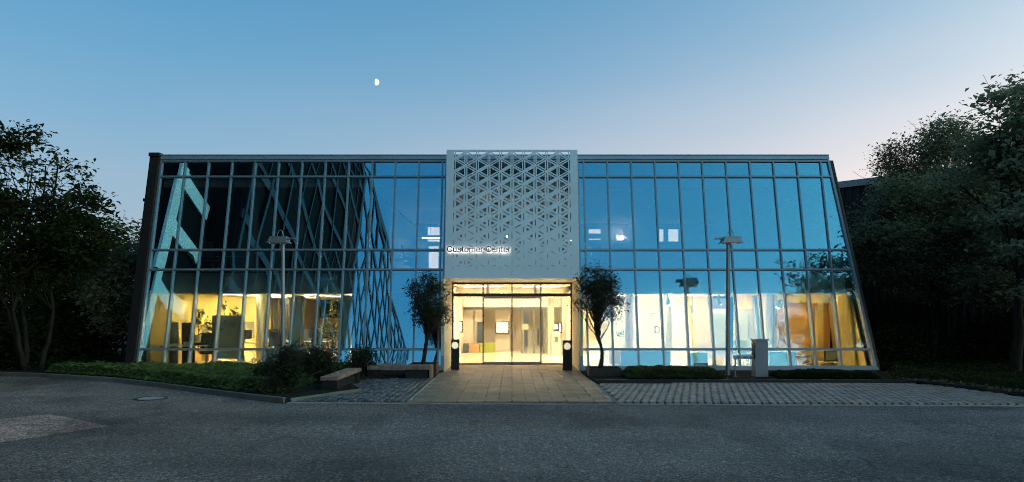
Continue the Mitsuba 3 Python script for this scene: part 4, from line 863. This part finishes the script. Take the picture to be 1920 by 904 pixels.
potted('potted_tree', 'small leafed tree left of the entrance screen, in front of blue glass', None, [(-2.72, 20.55, .36), (-2.66, 20.55, .8), (-2.58, 20.5, 1.25), (-2.52, 20.5, 1.7)], [(-2.52, 20.5, 2.30, .68, .5, .80), (-2.66, 20.45, 2.72, .50, .4, .52), (-2.44, 20.5, 1.95, .62, .45, .50)], 81, 230)
potted('potted_tree', 'small leafed tree with crooked trunk in the right planter', None, [(2.64, 20.1, .28), (2.70, 20.1, .62), (2.68, 20.1, .95), (2.52, 20.1, 1.3), (2.50, 20.1, 1.75)], [(2.64, 20.1, 2.46, .76, .5, .55), (2.54, 20.1, 2.90, .58, .4, .40), (2.86, 20.1, 2.05, .62, .45, .34), (2.62, 20.1, 2.6, .6, .4, .5), (2.46, 20.1, 2.3, .68, .4, .4)], 82, 270)

# plants inside the office
def house_plant(label, x, y, z0, pts, seed, n, size, green):
    k = thing('house_plant', label, 'plant'); r = np.random.default_rng(seed); C = []; st = []
    for (dx, dy, dz, rr) in pts:
        q, rq = limb([x, y, z0 + .3], [x + dx, y + dy, z0 + dz], .012, .006, seed + len(st), .2, 7, .3); st.append(tube(q, rq, 5)); C.append(np.array([x + dx, y + dy, z0 + dz]) + r.normal(size=(n, 3)) * rr); C.append(q[r.integers(3, 7, n // 3)] + r.normal(size=(n // 3, 3)) * rr * .5)
    add('pot', cyl(x, y, z0, z0 + .30, .13, .17, 16), 'm_whiteboard', k); add('stem', cat(st), 'm_bark', k)
    v, f, c = leaves(np.vstack(C), size, seed, .2, green, 1.6); add('foliage', (v, f), 'm_leaf', k, color=c)
xq = at(372, 600, 24.3)[0]; house_plant('dark climbing plant left of the grey room divider', xq, 24.3, .85, [(.05, 0, 1.05, .09), (.3, 0, .75, .08), (-.05, 0, .8, .07), (.4, 0, .55, .06)], 91, 26, .10, DK)
xq = at(430, 600, 24.1)[0]; house_plant('dark plant hanging over the grey room divider', xq, 24.15, .9, [(-.2, -.1, 1.25, .09), (.2, -.1, 1.05, .13), (.1, -.15, .7, .10), (-.15, -.2, .55, .07)], 92, 28, .10, DK)
xq = at(622, 600, 23.8)[0]; house_plant('tall pale leafed plant lit from above in the right end of the office', xq, 23.8, .1, [(0, 0, 2.2, .13), (.1, 0, 1.8, .14), (-.1, .1, 1.5, .15), (-.25, 0, 1.3, .12), (.1, 0, 1.2, .1)], 93, 44, .10, YG)

# ------------------------------------------------------------------ street furniture
def bench1():
    k = thing('bench', 'wooden bench pointing towards the building, on a dark base', 'bench')
    for i in range(5):
        a = -4.62 + .083 * i; add('slat', rbox(a, a + .078, 16.2, 18.8, .335, .42, .006), 'm_wood', k)
    add('base', cat([bx(-4.60, -4.23, 16.24, 16.9, .0, .333), bx(-4.56, -4.27, 16.9, 18.3, .0, .30), bx(-4.60, -4.23, 18.3, 18.75, .0, .333)]), 'm_black', k)
bench1()
k = thing('bench', 'wooden bench parallel to the glass front, beside the left planter', 'bench')
for i in range(5): add('slat', rbox(-4.23, -2.42, 19.60 + .088 * i, 19.683 + .088 * i, .30, .42, .006), 'm_wood', k)
add('base', bx(-3.12, -2.46, 19.66, 20.0, .0, .298), 'm_black', k); add('base', bx(-4.22, -3.95, 19.66, 20.0, .0, .298), 'm_black', k)
add('end_panel', rbox(-2.415, -2.345, 19.60, 20.05, .0, .42, .006), 'm_wood', k)
def lamp_post(x, y, flip, label):
    k = thing('lamp_post', label, 'street lamp', 'lamp posts in front of the glazing'); s = -1 if flip else 1
    add('pole', tube([[x, y, 0], [x, y, 1.2], [x, y, 2.8], [x, y, 4.05]], [.072, .066, .058, .052], 16), 'm_galv', k, smooth=40)
    add('base_plate', cyl(x, y, .0, .05, .12, .11, 16), 'm_galv', k)
    z = 4.06; cx = x + s * -.10
    hd = hexa([[cx - .30, y - .20, z], [cx + .26, y - .20, z], [cx + .26, y + .20, z], [cx - .30, y + .20, z], [cx - .24, y - .17, z + .17], [cx + .24, y - .17, z + .17], [cx + .24, y + .17, z + .17], [cx - .24, y + .17, z + .17]])
    add('lamp_head', cat([hd, bx(cx - .34, cx + .30, y - .22, y + .22, z - .018, z - .001)]), 'm_galv', k)
    w = cx + s * .26
    add('side_fin', hexa([[min(w, w + s * .24), y - .12, z + .10], [max(w, w + s * .24), y - .12, z + .10], [max(w, w + s * .24), y + .12, z + .10], [min(w, w + s * .24), y + .12, z + .10], [min(w, w + s * .2), y - .10, z + .135], [max(w, w + s * .2), y - .10, z + .135], [max(w, w + s * .2), y + .10, z + .135], [min(w, w + s * .2), y + .10, z + .135]]), 'm_galv', k)
    add('bracket', cyl(x, y, 4.0, z + .06, .065, .065, 12), 'm_galv', k)
    a = np.linspace(0, np.pi, 13); add('hoop', tube(np.c_[cx + s * .02 + .085 * np.cos(a), np.full(13, y), z + .17 + .20 * np.sin(a) ** .8], .011, 6), 'm_galv', k)
    add('lens', bx(cx - .24, cx + .22, y - .16, y + .16, z - .03, z - .0185), 'm_whiteboard', k)
lamp_post(-6.85, 20.1, False, 'tall slender lamp post in front of the left glazing'); lamp_post(6.46, 20.1, True, 'tall slender lamp post in front of the right glazing')
def bollard(x, y, w, h, rot, label):
    k = thing('bollard_light', label, 'bollard light', 'bollard lights flanking the doors'); R = lambda m: rotz(m, rot, (x, y))
    body = sbox(-w / 2, 0, w / 2, h).difference(Point(0, h - .19).buffer(.115, 24))
    v, f = extrude(body, .03); v = np.asarray(v)
    add('face_plate', R((np.c_[x + v[:, 0], y - .11 - v[:, 2], v[:, 1] + .02], f)), 'm_black', k)
    add('body', R(rbox(x - w / 2 + .002, x + w / 2 - .002, y - .109, y + .11, .02, h + .018, .006)), 'm_black', k)
    v, f = extrude(Point(0, h - .19).buffer(.113, 24), .012); v = np.asarray(v)
    add('lens', R((np.c_[x + v[:, 0], y - .112 - v[:, 2], v[:, 1] + .02], f)), 'm_lamp', k, emit=np.array([.17, .145, .085]))
    v, f = extrude(Point(0, h - .19).buffer(.128, 24).difference(Point(0, h - .19).buffer(.1145, 24)), .012); v = np.asarray(v)
    add('lens_ring', R((np.c_[x + v[:, 0], y - .135 - v[:, 2], v[:, 1] + .02], f)), 'm_galv', k)
bollard(-1.90, 22.55, .26, 1.04, 0, 'left black bollard light with round glowing lens'); bollard(1.84, 22.3, .30, 1.02, -8, 'right black bollard light with round glowing lens')
# barrier
bxx, by = 7.28, 19.75
k = thing('parking_barrier', 'grey parking barrier with cabinet and lowered arm', 'barrier')
add('cabinet', rbox(bxx - .17, bxx + .19, by - .15, by + .20, .05, 1.14, .015), 'm_cabinet', k); add('cap', rbox(bxx - .19, bxx + .21, by - .17, by + .22, 1.142, 1.19, .012), 'm_cabinet', k)
add('foot', bx(bxx - .20, bxx + .22, by - .18, by + .23, .0, .05), 'm_galv', k)
add('side_panel', rbox(bxx - .183, bxx - .171, by - .10, by + .14, .62, 1.08, .002), 'm_black', k); add('door', rbox(bxx - .10, bxx + .15, by - .158, by - .151, .12, 1.02, .002), 'm_cabinet', k)
add('lock', rbox(bxx + .08, bxx + .12, by - .170, by - .159, .60, .66, .003), 'm_galv', k)
add('arm', rbox(6.52, bxx - .185, by - .04, by + .04, .60, .71, .01), 'm_whiteboard', k)
for i in range(3): add('reflector', rbox(6.60 + .2 * i, 6.68 + .2 * i, by - .046, by - .041, .615, .695, .002), 'm_bluegrey', k)
add('rest_post', cat([cyl(6.56, by, .05, .595, .022, sides=8), bx(6.51, 6.61, by - .05, by + .05, .08, .10)]), 'm_galv', k)
# bay signs: small plates on short posts, print too small to read
for (u, v, y, w, h, lab) in ((1314, 684, 19.6, .42, .10, 'small bay sign on a post left of the right lamp post'), (1196, 690, 20.3, .36, .08, 'small bay sign above the hedge by the right planter'), (1582, 698, 20.4, .38, .09, 'small bay sign at the foot of the glass near the right corner')):
    x, z = at(u, v, y); k = thing('bay_sign', lab, 'sign', 'small bay signs')
    add('plate', rbox(x - w / 2, x + w / 2, y - .012, y, z - h / 2, z + h / 2, .003), 'm_cabinet' if y > 20 else 'm_bluegrey', k)
    add('post', cyl(x, y + .02, .05, z, .014, sides=6), 'm_galv', k)
    add('print_line', cat([bx(x - w * .40, x + w * .22, y - .0145, y - .0125, z + .004, z + .022), bx(x - w * .40, x + w * .36, y - .0145, y - .0125, z - .026, z - .010)]), 'm_whiteboard' if y < 20 else 'm_grey_fabric', k)

# ------------------------------------------------------------------ the half moon
MD = 3200.0; mc = np.array([(705 - 960) / FPX * MD, MD, EYE + (HOR - 154) / FPX * MD])
n_ = 14; R_ = 5.8 / FPX * MD
th = np.linspace(0, math.pi, n_ + 1); ph = np.linspace(math.radians(-22), math.radians(97), n_ + 1)   # the sunlit lune
lv = []
for a in th:
    for b in ph: lv.append([R_ * math.sin(a) * math.cos(b), -R_ * math.sin(a) * math.sin(b), R_ * math.cos(a)])
lv = np.array(lv); lf = np.array([[i * (n_ + 1) + j, i * (n_ + 1) + j + 1, (i + 1) * (n_ + 1) + j + 1, (i + 1) * (n_ + 1) + j] for i in range(n_) for j in range(n_)])
lf3 = np.vstack([lf[:, [0, 1, 2]], lf[:, [0, 2, 3]]])
nn = np.cross(lv[lf3[:, 1]] - lv[lf3[:, 0]], lv[lf3[:, 2]] - lv[lf3[:, 0]]); flip = (nn * lv[lf3].mean(1)).sum(1) < 0; lf3[flip] = lf3[flip][:, ::-1]
lv = (rotz((lv, lf3), 0)[0]); a = math.radians(-12); lv = np.c_[lv[:, 0] * math.cos(a) - lv[:, 2] * math.sin(a), lv[:, 1], lv[:, 0] * math.sin(a) + lv[:, 2] * math.cos(a)]
single('moon', (lv + mc, lf3), 'm_lamp', 'white half moon in the blue sky above the left wing', 'moon', emit=(.42, .42, .41))
